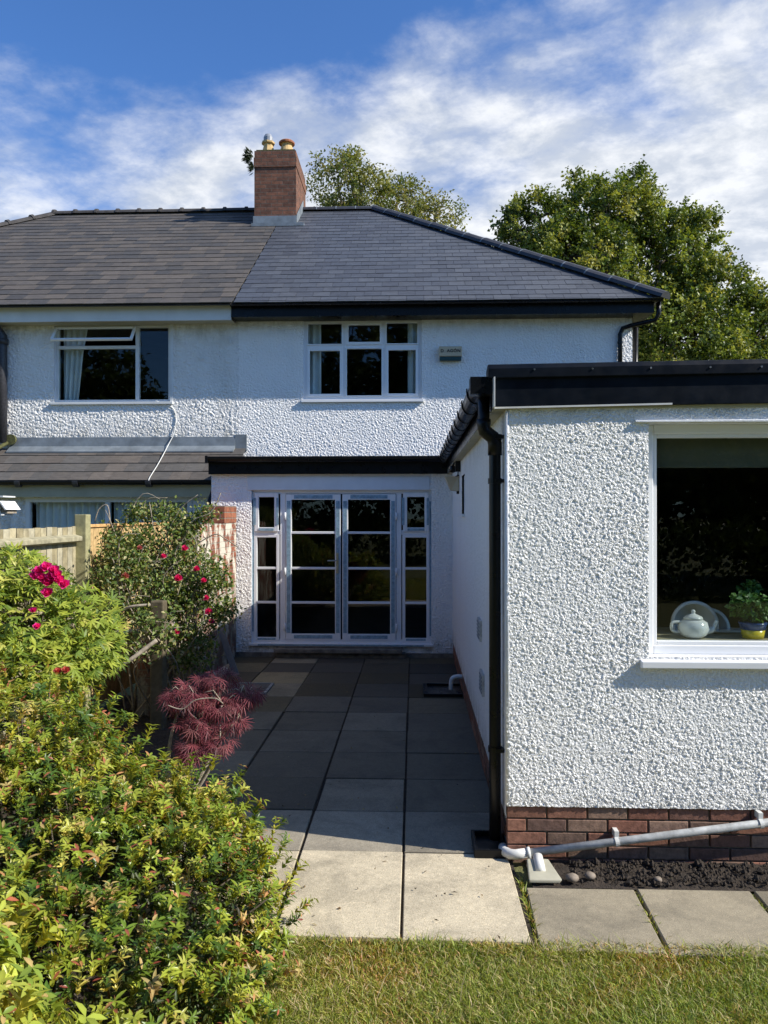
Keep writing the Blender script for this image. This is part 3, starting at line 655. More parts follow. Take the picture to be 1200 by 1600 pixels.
bars_ = [(bx0, bx1, YW-0.01, YW+0.01), (bx0, bx1, YW+0.25, YW+0.27), (bx0, bx0+0.02, YW+.01, YW+.25), (bx1-0.02, bx1, YW+.01, YW+.25)]
for a_ in bars_: s.box(*a_, -0.01, 0.045)
s.box(bx0+.02, bx1-.02, YW+.01, YW+.25, -0.01, 0.015); s.build('drain_gully', 'black', dp, 0.004)
# waste pipe sloping along the plinth
s = MB(); yq = YW-0.045
p0 = P(806, 1335, yq); p1 = P(1210, 1284, yq); d = (p1-p0).normalized()
s.tube([p0, p0+d*0.8, p0+d*3.2], 0.0215, 16); wp = s.build('waste_pipe', 'greypipe', house, smooth=True)
s = MB(); s.tube([p0+d*0.075, p0, p0-d*0.03+Vector((0, 0.012, 0)), p0-d*0.055+Vector((0, 0.05, 0.0)), p0-d*0.06+Vector((0, 0.11, 0))], [0.0265, 0.0265, 0.0275, 0.0275, 0.0265], 16); s.tube([p0+d*0.06, p0+d*0.08], 0.031, 16); s.build('pipe_elbow', 'whitepipe', wp, smooth=True)
for t_ in (0.56, 1.35, 2.1):
    c_ = p0+d*t_; s = MB(); s.tube([c_-d*0.010, c_+d*0.010], 0.027, 16); s.box(c_.x-0.012, c_.x+0.012, c_.y-0.004, YW+0.01, c_.z+0.022, c_.z+0.058); s.build('pipe_clip', 'whitepipe', wp)
# eaves of the main roof
fy = 11.70; fb = PZ(493, fy); gt = PZ(468, fy-0.1)
EZ = PZ(471, 11.55)
s = MB(); s.box(PX(361, fy), PX(1022, fy), fy, fy+0.025, fb, gt+0.03); s.build('eaves_fascia', 'black', house)
s = MB(); s.box(PX(361, fy), PX(1022, fy), fy+0.026, YM+0.02, fb+0.002, fb+0.014); s.box(XR, PX(1022, fy), YM+0.02, 20.4, fb+0.002, fb+0.014); s.build('eaves_soffit', 'black', house)
s = MB(); s.box(PX(1022, fy)-0.025, PX(1022, fy), fy+.026, 20.5, fb, gt+.03); s.build('side_eaves_fascia', 'black', house)
s = MB(); s.prism(gutter_prof(fy-0.062, gt, 0.115, 0.07), 'x', PX(361, fy), PX(1033, fy)); s.prism(gutter_prof(PX(1022, fy)+0.06, gt, 0.115, 0.07), 'y', fy-0.1, 20.5); eg2 = s.build('gutter', 'black', house)
s = MB(); nfb = PZ(497, fy)
s.box(-9.6, PX(361, fy)-0.003, fy+0.01, fy+0.035, nfb, gt-0.03); s.build('eaves_fascia', 'upvc_old', neigh)
s = MB(); s.box(-9.6, PX(361, fy)-0.003, fy+0.036, YM+0.02, nfb+0.002, nfb+0.012); s.build('eaves_soffit', 'cream', neigh)
s = MB(); s.prism(gutter_prof(fy-0.062, gt-0.004, 0.115, 0.045), 'x', -9.6, PX(361, fy)-0.003); s.build('gutter', 'blackold', neigh)
# corner downpipe of the main wall
s = MB(); yc = YM-0.05
a = P(1029, 490, yc-0.25); s.tube([(a.x, a.y, gt-0.05), (a.x, a.y, a.z), P(1024, 500, yc-.22), P(985, 509, yc-.03), P(973, 513, yc), P(969, 522, yc), P(969, 640, yc)], 0.035, 12)
dp2 = s.build('downpipe', 'black', house, smooth=True)
s = MB(); c_ = P(969, 537, yc); s.tube([c_, (c_.x, c_.y, c_.z+0.03)], 0.042, 12); s.build('pipe_clip', 'black', dp2)
s = MB(); s.tube([P(993, 512, YM+0.12), P(992, 700, YM+0.12)], 0.04, 12); s.build('side_downpipe', 'black', house, smooth=True)

# --- roofs
tanp = 0.70; ey = 11.55; RX0 = PX(586, 16.25); RXL = PX(85, 16.25)
def solve_ridge():
    lo, hi = 14, 19
    for _ in range(50):
        mid = (lo+hi)/2; z = EZ+(mid-ey)*tanp
        # pixel y at that depth
        lo_z = PZ(328, mid)
        if z < lo_z: hi = mid
        else: lo = mid
    return mid
RY = solve_ridge() if EZ+(14-ey)*tanp < 99 else 16.25
zr = EZ+(RY-ey)*tanp
print('ridge', RY, zr, PZ(328, RY))
RY = 16.25; tanp = (PZ(328, RY)-EZ)/(RY-ey); zr = EZ+(RY-ey)*tanp
RX0 = PX(586, RY); RXL = PX(85, RY); cosr = 1/math.sqrt(1+tanp*tanp); Ls = (RY-ey)/cosr
def rp(x, s_, lift_=0.0):   # point on front slope; s_ = distance up slope
    return (x, ey+s_*cosr-lift_*tanp*cosr, EZ+s_*cosr*tanp+lift_*cosr)
hipx = PX(1037, ey)
def roof_slates(name, xa, xb, fl, fr, gauge, sw_, palette, m, parent, thick=0.007, jit=0.0):
    b = MB(); nrow = int(Ls/gauge)+1
    for r in range(nrow):
        s0 = r*gauge; s1 = min(s0+gauge*1.25, Ls)
        if s0 >= Ls: break
        x = xa-6+(sw_/2 if r % 2 else 0)+random.uniform(-1, 1)*jit
        while x < xb+3:
            w_ = sw_*(1+random.uniform(-1, 1)*jit)
            l0, l1 = max(x+0.0025, fl(s0)), min(x+w_-0.0025, fr(s0)); u0, u1 = max(x+0.0025, fl(s1)), min(x+w_-0.0025, fr(s1))
            if l1 > l0+0.01:
                if u1 < u0: u1 = u0 = (u0+u1)/2
                e = thick*1.9+random.uniform(0, 1)*jit*0.02+(0.004*random.random()); z_ = 0.001
                k_ = random.uniform(0.91, 1.09); c = tuple(v*k_ for v in random.choice(palette))
                vs = [rp(l0, s0, e), rp(l1, s0, e), rp(u1, s1, thick), rp(u0, s1, thick), rp(l0, s0, e-thick*1.6), rp(l1, s0, e-thick*1.6), rp(u1, s1, 0), rp(u0, s1, 0)]
                b.add(vs, [(0, 1, 2, 3), (7, 6, 5, 4), (0, 4, 5, 1), (1, 5, 6, 2), (2, 6, 7, 3), (3, 7, 4, 0)], c)
            x += w_
    return b.build(name, m, parent, col=True)
frac = lambda s_: s_/Ls
new_roof = roof_slates('roof', XP, hipx, lambda s_: XP+0.015, lambda s_: hipx+(RX0-hipx)*frac(s_), 0.222, 0.262, [(0.068, 0.076, 0.092), (0.060, 0.066, 0.080), (0.077, 0.084, 0.098)], 'slate_new', house)
hipl = RXL-(RY-ey)
old_roof = roof_slates('roof', hipl, XP, lambda s_: hipl+(RXL-hipl)*frac(s_), lambda s_: XP, 0.235, 0.30, [(0.080, 0.071, 0.064), (0.064, 0.059, 0.056), (0.094, 0.081, 0.070), (0.056, 0.054, 0.054)], 'slate_old', neigh, 0.009, 0.10)
# undercloak planes and the other slopes
b = MB(); by = 2*RY-ey
b.add([(XP, ey+.01, EZ-.015), (hipx-.02, ey+.01, EZ-.015), (RX0, RY, zr-.015), (XP, RY, zr-.015)], [(0, 1, 2, 3)])
b.add([(hipx, ey, EZ-.01), (hipx, by, EZ-.01), (RX0, RY, zr-.01)], [(0, 1, 2)])
b.add([(hipx, by, EZ-.01), (XP, by, EZ-.01), (XP, RY, zr-.01), (RX0, RY, zr-.01)], [(0, 1, 2, 3)]); b.build('roof_deck', M['ridge_new'], house)
b = MB(); b.add([(hipl, ey+.01, EZ-.015), (XP, ey+.01, EZ-.015), (XP, RY, zr-.015), (RXL, RY, zr-.015)], [(0, 1, 2, 3)])
b.add([(hipl, ey, EZ-.01), (hipl, by, EZ-.01), (RXL, RY, zr-.01)], [(0, 1, 2)]); b.add([(hipl, by, EZ-.01), (XP, by, EZ-.01), (XP, RY, zr-.01), (RXL, RY, zr-.01)], [(0, 1, 2, 3)]); b.build('roof_deck', M['ridge_old'], neigh)
def ridge(a, c, n, m, parent, name, w_=0.12, h_=0.09, joint=None, bump_=0.0):
    a, c = Vector(a), Vector(c); d_ = (c-a)/n; dn = d_.normalized(); side = dn.cross(Vector((0, 0, 1))).normalized(); up = side.cross(dn)
    b = MB(); jbs = []
    def ring(p, w2, h2, o): return [p+side*w2*math.cos(t_)+up*(h2*math.sin(t_)-0.03) for t_ in [math.pi*i/6 for i in range(7)]]
    for i in range(n):
        p0_ = a+d_*i+dn*0.004; p1_ = a+d_*(i+1)-dn*0.004; j_ = random.uniform(-0.006, 0.006)
        r0 = ring(p0_+up*j_, w_, h_, 0); r1 = ring(p1_+up*j_, w_*1.02, h_*1.03, 0); b.add(r0+r1, [(k, k+1, k+8, k+7) for k in range(6)]+[tuple(range(7)), tuple(range(13, 6, -1))])
        if bump_: q0 = ring(p0_-dn*0.02, w_*1.12, h_+bump_, 0); q1 = ring(p0_+dn*0.035, w_*1.12, h_+bump_, 0); b.add(q0+q1, [(k, k+1, k+8, k+7) for k in range(6)]+[tuple(range(7)), tuple(range(13, 6, -1))])
        elif joint: q0 = ring(p1_-dn*0.006, w_*1.05, h_*1.06, 0); q1 = ring(p1_+dn*0.016, w_*1.05, h_*1.06, 0); jb = MB(); jbs.append(jb); jb.add(q0+q1, [(k, k+1, k+8, k+7) for k in range(6)]+[tuple(range(7)), tuple(range(13, 6, -1))])
    o = b.build(name, m, parent)
    for jb in jbs: jb.build('tile_joint', joint, o)
CX0, CX1 = PX(398, 15.4), PX(463, 15.4)
ridge((CX1-.1, RY, zr+.02), (RX0, RY, zr+.02), 4, 'ridge_new', house, 'ridge_tiles', joint='leadm')
ridge((hipx+0.03, ey-0.03, EZ+.02), (RX0, RY, zr+.03), 15, 'ridge_new', house, 'hip_tiles', 0.13, 0.10, joint='leadm')
ridge((RXL, RY, zr+.02), (CX0+.1, RY, zr+.02), 10, 'ridge_old', neigh, 'ridge_tiles', bump_=0.03)
ridge((hipl, ey, EZ+.02), (RXL, RY, zr+.02), 14, 'ridge_old', neigh, 'hip_tiles', bump_=0.03)
# --- chimney
cy0 = 15.35; CY1 = cy0+1.35; zt_ = PZ(232, cy0)
zc1 = PZ(258, cy0)
b = MB(); b.box(CX0, CX1, cy0, CY1, EZ+1.5, zc1); b.box(CX0-.01, CX1+.012, cy0-.02, CY1+.012, zc1, PZ(243, cy0)); b.box(CX0+0.0, CX1-0.005, cy0, CY1, PZ(243, cy0), zt_)
chim = b.build('chimney', 'brick_ch', house)
b = MB(); b.box(CX0+.03, CX1-.03, cy0+.03, CY1-.03, zt_, zt_+0.035); b.build('chimney_flaunching', 'moss', chim)
for i, (cxp, rr, hh) in enumerate(((419, 0.115, 0.30), (448, 0.125, 0.30))):
    b = MB(); c_ = (PX(cxp, cy0+.3), cy0+.3, zt_+.02)
    b.lathe([(rr*1.25, 0), (rr*1.15, hh*.3), (rr*.82, hh*.72), (rr*.85, hh*.78), (rr*1.18, hh*.84), (rr*1.2, hh*.95), (rr*.9, hh), (rr*.7, hh), (rr*.65, hh*.8)], c_, 8 if i == 0 else 16)
    pot = b.build('chimney_pot', 'terracotta', chim)
    if i == 0:
        b = MB(); b.lathe([(rr*.85, hh), (rr*.85, hh+.08), (rr*.6, hh+.14), (rr*.1, hh+.17)], c_, 12); b.build('wire_cowl', simple('galvanised mesh', (.25, .27, .3), .4, .1, 10), pot)
    else:
        b = MB(); b.lathe([(rr*1.3, hh*.8), (rr*1.32, hh*.9), (rr*1.1, hh*.99)], c_, 16); b.build('pot_rim', simple('red clay rim', (.30, .11, .05), .8, .2, 10), pot)
b = MB(); zf = EZ+(cy0-ey)*tanp
b.box(CX0-.02, CX1+.01, cy0-.028, cy0-.004, zf-.03, zf+.17); b.box(CX0-.03, CX1+.18, cy0-.16, cy0-.02, zf-.085, zf-.02)
b.add([(CX1+.012, cy0, zf-.02), (CX1+.012, CY1-.4, zf+.62), (CX1+.012, CY1-.45, zf+.85), (CX1+.012, cy0, zf+.2), (CX1+.02, cy0, zf-.02), (CX1+.02, CY1-.4, zf+.62), (CX1+.02, CY1-.45, zf+.85), (CX1+.02, cy0, zf+.2)], [(0, 1, 2, 3), (7, 6, 5, 4), (0, 3, 7, 4), (3, 2, 6, 7), (1, 0, 4, 5)])
b.build('lead_flashing', 'leadm', chim)

# ------------------------------------------------------------------ neighbour: wall, lean-to
wall_grid('upper_wall', 'y', YM, -9.2, XP, 2.6, 5.05, 0.015, 'dash_old', neigh, [W2])
b = MB(); b.box(-9.25, -9.2, YM, 20.4, 0, 5.05); b.box(-9.2, XP-.01, 20.4, 20.5, 0, 5.05); b.build('rear_wall', 'smooth', neigh)
yl = 11.15; lz0, lz1 = PZ(751, yl), PZ(699, YM)
tl = (lz1-lz0)/(YM-yl); cl_ = 1/math.sqrt(1+tl*tl); LL = (YM-yl)/cl_
b = MB()
for r in range(4):
    s0 = r*LL/4; s1 = min(s0+LL/4*1.2, LL); x = -9.3+(0.15 if r % 2 else 0)
    while x < XP+0.1:
        w_ = 0.30; x1_ = min(x+w_-0.004, XP+0.12); e = 0.02+random.uniform(0, .005)
        lp = lambda X_, s_, l_: (X_, yl+s_*cl_-l_*tl*cl_, lz0+s_*cl_*tl+l_*cl_)
        k_ = random.uniform(.85, 1.15); c = tuple(v*k_ for v in random.choice([(0.115, 0.098, 0.084), (0.100, 0.088, 0.078), (0.088, 0.082, 0.076)]))
        b.add([lp(x, s0, e), lp(x1_, s0, e), lp(x1_, s1, .008), lp(x, s1, .008), lp(x, s0, e-.014), lp(x1_, s0, e-.014), lp(x1_, s1, 0), lp(x, s1, 0)], [(0, 1, 2, 3), (7, 6, 5, 4), (0, 4, 5, 1), (1, 5, 6, 2), (2, 6, 7, 3), (3, 7, 4, 0)], c)
        x += w_
b.build('lean_to_roof', 'slate_old', neigh, col=True)
b = MB(); b.add([(-9.3, yl+.02, lz0-.02), (XP+.1, yl+.02, lz0-.02), (XP+.1, YM, lz1-.02), (-9.3, YM, lz1-.02)], [(0, 1, 2, 3)]); b.build('lean_to_deck', 'ridge_old', neigh)
b = MB(); ftop = PZ(681, YM-.02)
b.prism([(YM-.006, ftop), (YM-.03, ftop-.005), (YM-.045, lz1+.03), (YM-.17, lz1-.16*tl+.045), (YM-.17, lz1-.16*tl+.025), (YM-.03, lz1-.01), (YM-.006, lz1)], 'x', PX(18, YM), PX(368, YM)); b.box(PX(368, YM), PX(386, YM), YM-.035, YM-.004, lz1-.05, ftop+.03); b.build('lead_flashing', 'leadm', neigh)
b = MB(); b.prism(gutter_prof(yl-.03, lz0+.005, .11, .065), 'x', -9.3, XL-.02); lg = b.build('gutter', 'black', neigh)
for v in (30, 120, 234): b = MB(); xx = PX(v, yl-.03); b.prism(gutter_prof(yl-.03, lz0+.006, .125, .095), 'x', xx-.05, xx+.03); b.build('gutter_bracket', 'blackold', lg)
b = MB(); b.box(-9.3, XL-.005, yl+.03, yl+.06, PZ(776, yl+.03), lz0-.02); b.build('lean_to_fascia', 'cream', neigh)
yn = 11.3
b = MB(); b.box(-9.3, W3[0]-.0, yn, yn+.2, 0, W3[3]+.02); b.box(W3[0], W3[1], yn, yn+.2, 0, W3[2]); b.box(-9.3, XL-.01, yl+.061, yn+.2, W3[3], lz0-.03); b.build('lean_to_wall', 'dash_old', neigh)
b = MB(); b.box(W3[1], XL-.006, yn-.0, yn+.2, 0, W3[3]-.001); b.build('grey_side_panel', 'upvc_old', neigh)
b = MB(); bars(b, W3[0], W3[1], W3[2], W3[3], .07, yn-.01, yn+.06); mm_ = PX(168, yn); b.box(mm_-.035, mm_+.035, yn-.008, yn+.058, W3[2]+.07, W3[3]-.07); lw = b.build('window', 'upvc_old', neigh, .004)
pane(W3[0]+.07, mm_-.035, W3[2]+.07, W3[3]-.07, yn+.03, lw); pane(mm_+.035, W3[1]-.07, W3[2]+.07, W3[3]-.07, yn+.03, lw)
room(-8.5, -2.9, yn+.2, yn+3, .3, 2.3, W3, neigh)
b = MB(); xx = XL-.045; b.tube([(xx, YE+.5, lz0-.05), (xx, YE+.3, lz0-.12), (xx, YE+.05, 2.1), (xx, YE+.05, 0)], .032, 10); b.build('downpipe', 'black', neigh, smooth=True)
# soil pipe on the far left
b = MB(); xs_ = PX(2, YM-.1)
b.tube([(xs_-.45, YM-.25, PZ(500, YM)), (xs_-.12, YM-.12, PZ(506, YM)), (xs_, YM-.1, PZ(522, YM)), (xs_, YM-.1, PZ(560, YM)), (xs_, YM-.1, PZ(690, YM))], .085, 14); sp = b.build('soil_pipe', 'blackold', neigh, smooth=True)
b = MB(); b.tube([(xs_, YM-.1, PZ(535, YM)), (xs_, YM-.1, PZ(527, YM))], .105, 14); b.build('pipe_collar', 'blackold', sp, smooth=True)
b = MB(); c_ = P(18, 687, YM-.05); b.tube([c_, (c_.x, c_.y-.04, c_.z)], .085, 16); b.tube([(c_.x-.05, c_.y-.03, c_.z-.05), (c_.x-.3, c_.y-.45, c_.z-.36)], .03, 8); b.build('patched_render', 'moss', neigh)
# loose white aerial cable
b = MB(); cp = [P(243, 626, YM-.03), P(272, 640, YM-.02), P(273, 672, YM-.03), P(262, 697, YM-.12), P(247, 725, YM-.5), P(233, 748, YM-.86), P(235, 753, yl-.05), P(240, 753, yl-.02)]
def smooth_path(ps, n=6):
    ps = [Vector(p) for p in ps]; o = []
    for i in range(len(ps)-1):
        a, b_, c, d = ps[max(i-1, 0)], ps[i], ps[i+1], ps[min(i+2, len(ps)-1)]
        for k in range(n): t = k/n; o.append(0.5*((2*b_)+(c-a)*t+(2*a-5*b_+4*c-d)*t*t+(3*b_-a-3*c+d)*t**3))
    return o+[ps[-1]]
b.tube(smooth_path(cp), .007, 6); b.build('aerial_cable', 'whitepipe', neigh, smooth=True)
b = MB(); c_ = P(360, 527, YM-.03); b.tube([c_, (c_.x, c_.y, c_.z-.1)], .016, 8); c2 = P(315, 560, YM-.02); b.tube([c2, c2+Vector((0, -.03, 0))], .02, 8); b.build('wall_hook', 'upvc_old', neigh)

# ------------------------------------------------------------------ fixtures that are things of their own
al = thing('alarm_box', 'cream alarm box with dark base on the upper wall right of the window', 'alarm box', P(705, 562, YM))
a0, a1 = PX(686, YM-.08), PX(722, YM-.08); az0, az1, azb = PZ(558, YM-.08), PZ(542, YM-.08), PZ(564, YM-.08)
b = MB(); b.box(a0, a1, YM-.10, YM+.01, az0, az1); b.build('case', 'alarm', al, .012)
b = MB(); b.box(a0+.01, a1-.01, YM-.095, YM+.01, azb, az0-.002); b.build('base', 'green', al, .006)
cu = bpy.data.curves.new('lettering', 'FONT'); cu.body = 'D  AG\u00d3N'; cu.size = .066; cu.align_x = 'CENTER'; cu.align_y = 'CENTER'; cu.extrude = .002; cu.space_character = 1.12; cu.offset = 0.0012
to = bpy.data.objects.new('tmp', cu); C.objects.link(to); bpy.context.view_layer.update()
dg = bpy.context.evaluated_depsgraph_get(); me = bpy.data.meshes.new_from_object(to.evaluated_get(dg)); bpy.data.objects.remove(to)
lo = bpy.data.objects.new('lettering', me); C.objects.link(lo); me.transform(Matrix.Translation(((a0+a1)/2, YM-.102, (az0+az1)/2+.005)) @ Matrix.Rotation(R(90), 4, 'X')); me.materials.clear(); me.materials.append(M['black']); attach(lo, al)

fl_ = thing('security_light', 'white floodlight with black sensor under the soffit of the side wall', 'security light', (XS, 8.9, 2.2))
b = MB(); yf = 8.9; b.add([(XS-.01, yf-.11, 2.19), (XS-.01, yf+.11, 2.19), (XS-.10, yf+.07, 2.20), (XS-.10, yf-.07, 2.20), (XS-.01, yf-.11, 2.36), (XS-.01, yf+.11, 2.36), (XS-.17, yf+.11, 2.36), (XS-.17, yf-.11, 2.36)], [(0, 1, 2, 3), (4, 7, 6, 5), (0, 4, 5, 1), (1, 5, 6, 2), (2, 6, 7, 3), (3, 7, 4, 0)]); b.build('lamp_head', 'alarm', fl_, .005)
b = MB(); b.box(XS-.03, XS+.01, yf-.05, yf+.05, 2.16, 2.38); b.build('back_plate', 'black', fl_, .003)
b = MB(); b.lathe([(.01, -.04), (.035, -.03), (.04, 0), (.03, .035), (.01, .04)], (XS-.08, yf-.1, 2.44), 12); b.tube([(XS-.08, yf-.1, 2.48), (XS-.06, yf-.1, 2.52)], .012, 8); b.build('sensor', 'black', fl_, smooth=True)
b = MB(); b.tube(smooth_path([(XS-.04, yf-.3, 2.52), (XS-.03, yf-.3, 2.44), (XS-.03, yf-.2, 2.36), (XS-.05, yf-.08, 2.36)]), .006, 6); b.box(XS-.06, XS-.005, yf-.36, yf-.27, 2.40, 2.52); b.build('cable', 'black', fl_)
for i, (yv, zv, lb) in enumerate(((5.79, PZ(1065, 5.79), 'small grey wall vent low down beside the black downpipe'), (6.0, PZ(982, 6.0), 'small grey wall vent higher up beside the black downpipe'))):
    v = thing('wall_vent', lb, 'wall vent', (XS, yv, zv-.1)); b = MB(); b.box(XS-.022, XS+.01, yv-.12, yv+.12, zv-.08, zv+.08); b.build('plate', 'greypipe', v, .003)
    b = MB()
    for k in range(5): b.box(XS-.026, XS-.0225, yv-.10, yv+.10, zv-.065+k*.028, zv-.052+k*.028)
    b.build('louvre', 'leadm', v)
# white pipe into the black drain in the patio corner
dr = thing('floor_drain', 'black floor drain with white pipe bend at the foot of the side wall', 'drain', (.35, 8.55, 0))
b = MB(); bars_ = (.17, XS-.01, 8.2, 8.65)
b.box(.10, XS-.01, 8.12, 8.17, 0, .035); b.box(.10, XS-.01, 8.62, 8.66, 0, .035); b.box(.10, .14, 8.17, 8.62, 0, .035); b.box(.14, XS-.01, 8.17, 8.62, 0, .012)
b.build('grate_frame', 'black', dr, .003)
b = MB(); b.tube(smooth_path([(XS+.02, 8.35, .17), (XS-.05, 8.35, .17), (XS-.10, 8.35, .155), (XS-.12, 8.35, .11), (XS-.12, 8.35, .03)]), .024, 12); b.build('pipe_bend', 'whitepipe', dr, smooth=True)
mh = thing('manhole_cover', 'dark rectangular inspection cover sunk in the far left of the patio', 'manhole cover', (-1.75, 8.4, 0))
b = MB(); x0, x1, y0_, y1_ = PX(362, 8.4), PX(424, 8.5), 8.16, 8.68
for a_ in ((x0, x1, y0_, y0_+.03), (x0, x1, y1_-.03, y1_), (x0, x0+.03, y0_+.03, y1_-.03), (x1-.03, x1, y0_+.03, y1_-.03)): b.box(*a_, 0.0, .014)
b.build('frame', 'leadm', mh)
b = MB(); b.box(x0+.032, x1-.032, y0_+.032, y1_-.032, 0.0, .010); b.box((x0+x1)/2-.05, (x0+x1)/2+.05, y0_+.2, y0_+.22, .010, .016); b.build('lid', 'ridge_new', mh)
# rainwater shoe, stones
rw = thing('plastic_channel', 'cream plastic rainwater channel lying at the wing corner under the pipe elbow', 'drain channel', (.66, 4.22, 0))
b = MB(); a = P(809, 1368, 4.15); 
b.add([(.60, 4.05, .0), (.76, 4.05, .0), (.72, 4.20, .03), (.61, 4.20, .03), (.60, 4.05, .02), (.775, 4.05, .02), (.725, 4.20, .065), (.61, 4.20, .065)], [(0, 3, 2, 1), (4, 5, 6, 7), (0, 1, 5, 4), (1, 2, 6, 5), (2, 3, 7, 6), (3, 0, 4, 7)]); b.build('channel', simple('cream plastic', (.40, .38, .29), .5, .15, 9), rw, .006)
b = MB(); b.tube([(.67, 4.11, .035), (.67, 4.21, .07)], .027, 12); b.build('spout', 'whitepipe', rw, smooth=True)
def pebble(x, y, r, lb, seed):
    bm = bmesh.new(); bmesh.ops.create_icosphere(bm, subdivisions=2, radius=r); rr = random.Random(seed)
    for v in bm.verts: v.co *= rr.uniform(.9, 1.08); v.co.z *= .62; v.co += Vector((x, y, r*.45))
    me_ = bpy.data.meshes.new('pebble'); bm.to_mesh(me_); bm.free(); me_.polygons.foreach_set('use_smooth', [True]*len(me_.polygons))
    o = bpy.data.objects.new('pebble', me_); C.objects.link(o); me_.materials.append(M['pebble']); tag(o, lb, 'pebble', 'stones in the soil strip')
for i, (a_, b_, r_, l_) in enumerate(((.83, 4.09, .035, 'round brown pebble right beside the cream plastic channel'), (.93, 4.12, .03, 'mossy stone second along from the cream channel'), (1.28, 4.10, .022, 'small dark stone in the soil under the middle of the waste pipe'))): pebble(a_, b_, r_, l_, i)

# ------------------------------------------------------------------ things in the windows
def curtain(x0, x1, z0, z1, y, m, lb, gather=None, group=None, taper=0.0):
    b = MB(); n = max(10, int((x1-x0)/0.012)); vs = []
    for k, z in enumerate((z1, z0*.35+z1*.65, z0)):
        sc_ = 1-taper*(k/2)
        for i in range(n+1):
            u = i/n; xx = x0+(x1-x0)*u*sc_; vs.append((xx, y+.03*math.sin(u*(x1-x0)*2*math.pi/0.11+k*.4)+.008*math.sin(i*1.7), z))
    b.add(vs, [(k*(n+1)+i, k*(n+1)+i+1, (k+1)*(n+1)+i+1, (k+1)*(n+1)+i) for k in range(2) for i in range(n)])
    o = b.build('curtain', m, smooth=True); tag(o, lb, 'curtain', group)
curtain(W1[0]+.06, PX(500, YM), W1[2]-.1, W1[3]+.05, YM+.16, 'cloth', 'pale curtain gathered at the left of the white house upper window')
curtain(PX(637, YM), W1[1]-.05, W1[2]-.1, W1[3]+.05, YM+.16, 'cloth', 'patterned pale curtain at the right of the white house upper window')
curtain(PX(92, YM), PX(128, YM)+.05, W2[2]-.1, W2[3]+.05, YM+.16, 'cloth', 'pale curtain drawn aside in the upper left window with the open vent', taper=.45)
curtain(W3[0]+.1, mm_-.06, W3[2]-.1, W3[3]+.02, yn+.12, 'clothdark', 'grey curtain behind the left pane of the lean-to window')
curtain(mm_+.05, W3[1]-.02, W3[2]-.1, W3[3]+.02, yn+.12, 'clothdark', 'grey curtain behind the right pane of the lean-to window')
b = MB(); b.box(KX0+.02, KX1-.02, YW+.20, YW+.206, PZ(728, YW+.2), KZ1+.02); b.box(KX0+.02, KX1-.02, YW+.192, YW+.214, PZ(732, YW+.2), PZ(728, YW+.2)); tag(b.build('roller_blind', 'blindcloth'), 'olive roller blind pulled part way down in the kitchen window', 'blind')
zs = KZ0+.076
tp = thing('teapot', 'cream china teapot with lid standing on the kitchen window sill', 'teapot', (PX(1080, 4.555), 4.555, zs))
c_ = (PX(1083, 4.555), 4.555, zs)
b = MB(); b.lathe([(.05, 0), (.075, .02), (.088, .055), (.078, .09), (.05, .108)], c_, 24); b.build('body', 'china', tp, smooth=True)
b = MB(); b.lathe([(.056, .108), (.05, .122), (.02, .136), (.008, .142), (.014, .152), (.006, .162)], c_, 20); b.build('lid', 'china', tp, smooth=True)
b = MB(); b.tube(smooth_path([(c_[0]+.07, 4.555, zs+.035), (c_[0]+.11, 4.555, zs+.05), (c_[0]+.135, 4.555, zs+.10)]), [.02]*7+[.012]*6, 10); b.build('spout', 'china', tp, smooth=True)
b = MB(); b.tube(smooth_path([(c_[0]-.07, 4.555, zs+.09), (c_[0]-.12, 4.555, zs+.085), (c_[0]-.12, 4.555, zs+.04), (c_[0]-.075, 4.555, zs+.03)]), .009, 8); b.build('handle', 'china', tp, smooth=True)
pl_ = thing('dinner_plate', 'pale blue patterned plate propped upright behind the teapot', 'plate', (PX(1085, 4.74), 4.9, zs+.06))
def disc(cx, cy, cz, rad, tilt, prof, m, name, parent):
    b = MB(); b.lathe(prof, (0, 0, 0), 36); mt = Matrix.Translation((cx, cy, cz)) @ Matrix.Rotation(R(90)-tilt, 4, 'X'); b.v = [tuple(mt @ Vector(v)) for v in b.v]; return b.build(name, m, parent, smooth=True)
pc = P(1085, 976, 4.74); disc(pc.x, pc.y, pc.z, .14, .15, [(.145, .012), (.14, .016), (.095, .004), (.09, .0), (.001, .0), (.001, -.006), (.09, -.006), (.145, .006)], 'china', 'rim', pl_)
disc(pc.x, pc.y-.001, pc.z, .09, .15, [(.086, .0012), (.001, .0014), (.001, .0004), (.086, .0004)], 'chinablue', 'centre_pattern', pl_)
p2 = thing('side_plate', 'plain white plate leaning partly hidden behind the patterned plate', 'plate', (pc.x+.1, 4.80, zs+.05)); disc(pc.x+.11, 4.80, pc.z-.03, .12, .15, [(.125, .012), (.12, .016), (.08, .004), (.001, .0), (.001, -.006), (.08, -.006), (.125, .006)], 'china', 'plate', p2)
ds = thing('serving_dish', 'cream handled oblong dish behind the teapot on the kitchen sill', 'dish', (PX(1100, 4.75), 4.75, zs)); 
b = MB(); dx0, dx1 = PX(1062, 4.84), PX(1152, 4.84); zt2 = PZ(977, 4.84)
b.add([(dx0+.04, 4.72, zs), (dx1-.04, 4.72, zs), (dx1-.04, 4.78, zs), (dx0+.04, 4.78, zs), (dx0, 4.70, zt2-.012), (dx1, 4.70, zt2-.012), (dx1, 4.80, zt2-.012), (dx0, 4.80, zt2-.012)], [(0, 3, 2, 1), (4, 5, 6, 7), (0, 1, 5, 4), (1, 2, 6, 5), (2, 3, 7, 6), (3, 0, 4, 7)]); b.build('body', simple('grey cream china', (.40, .39, .34), .3, .1, 6), ds, .004)
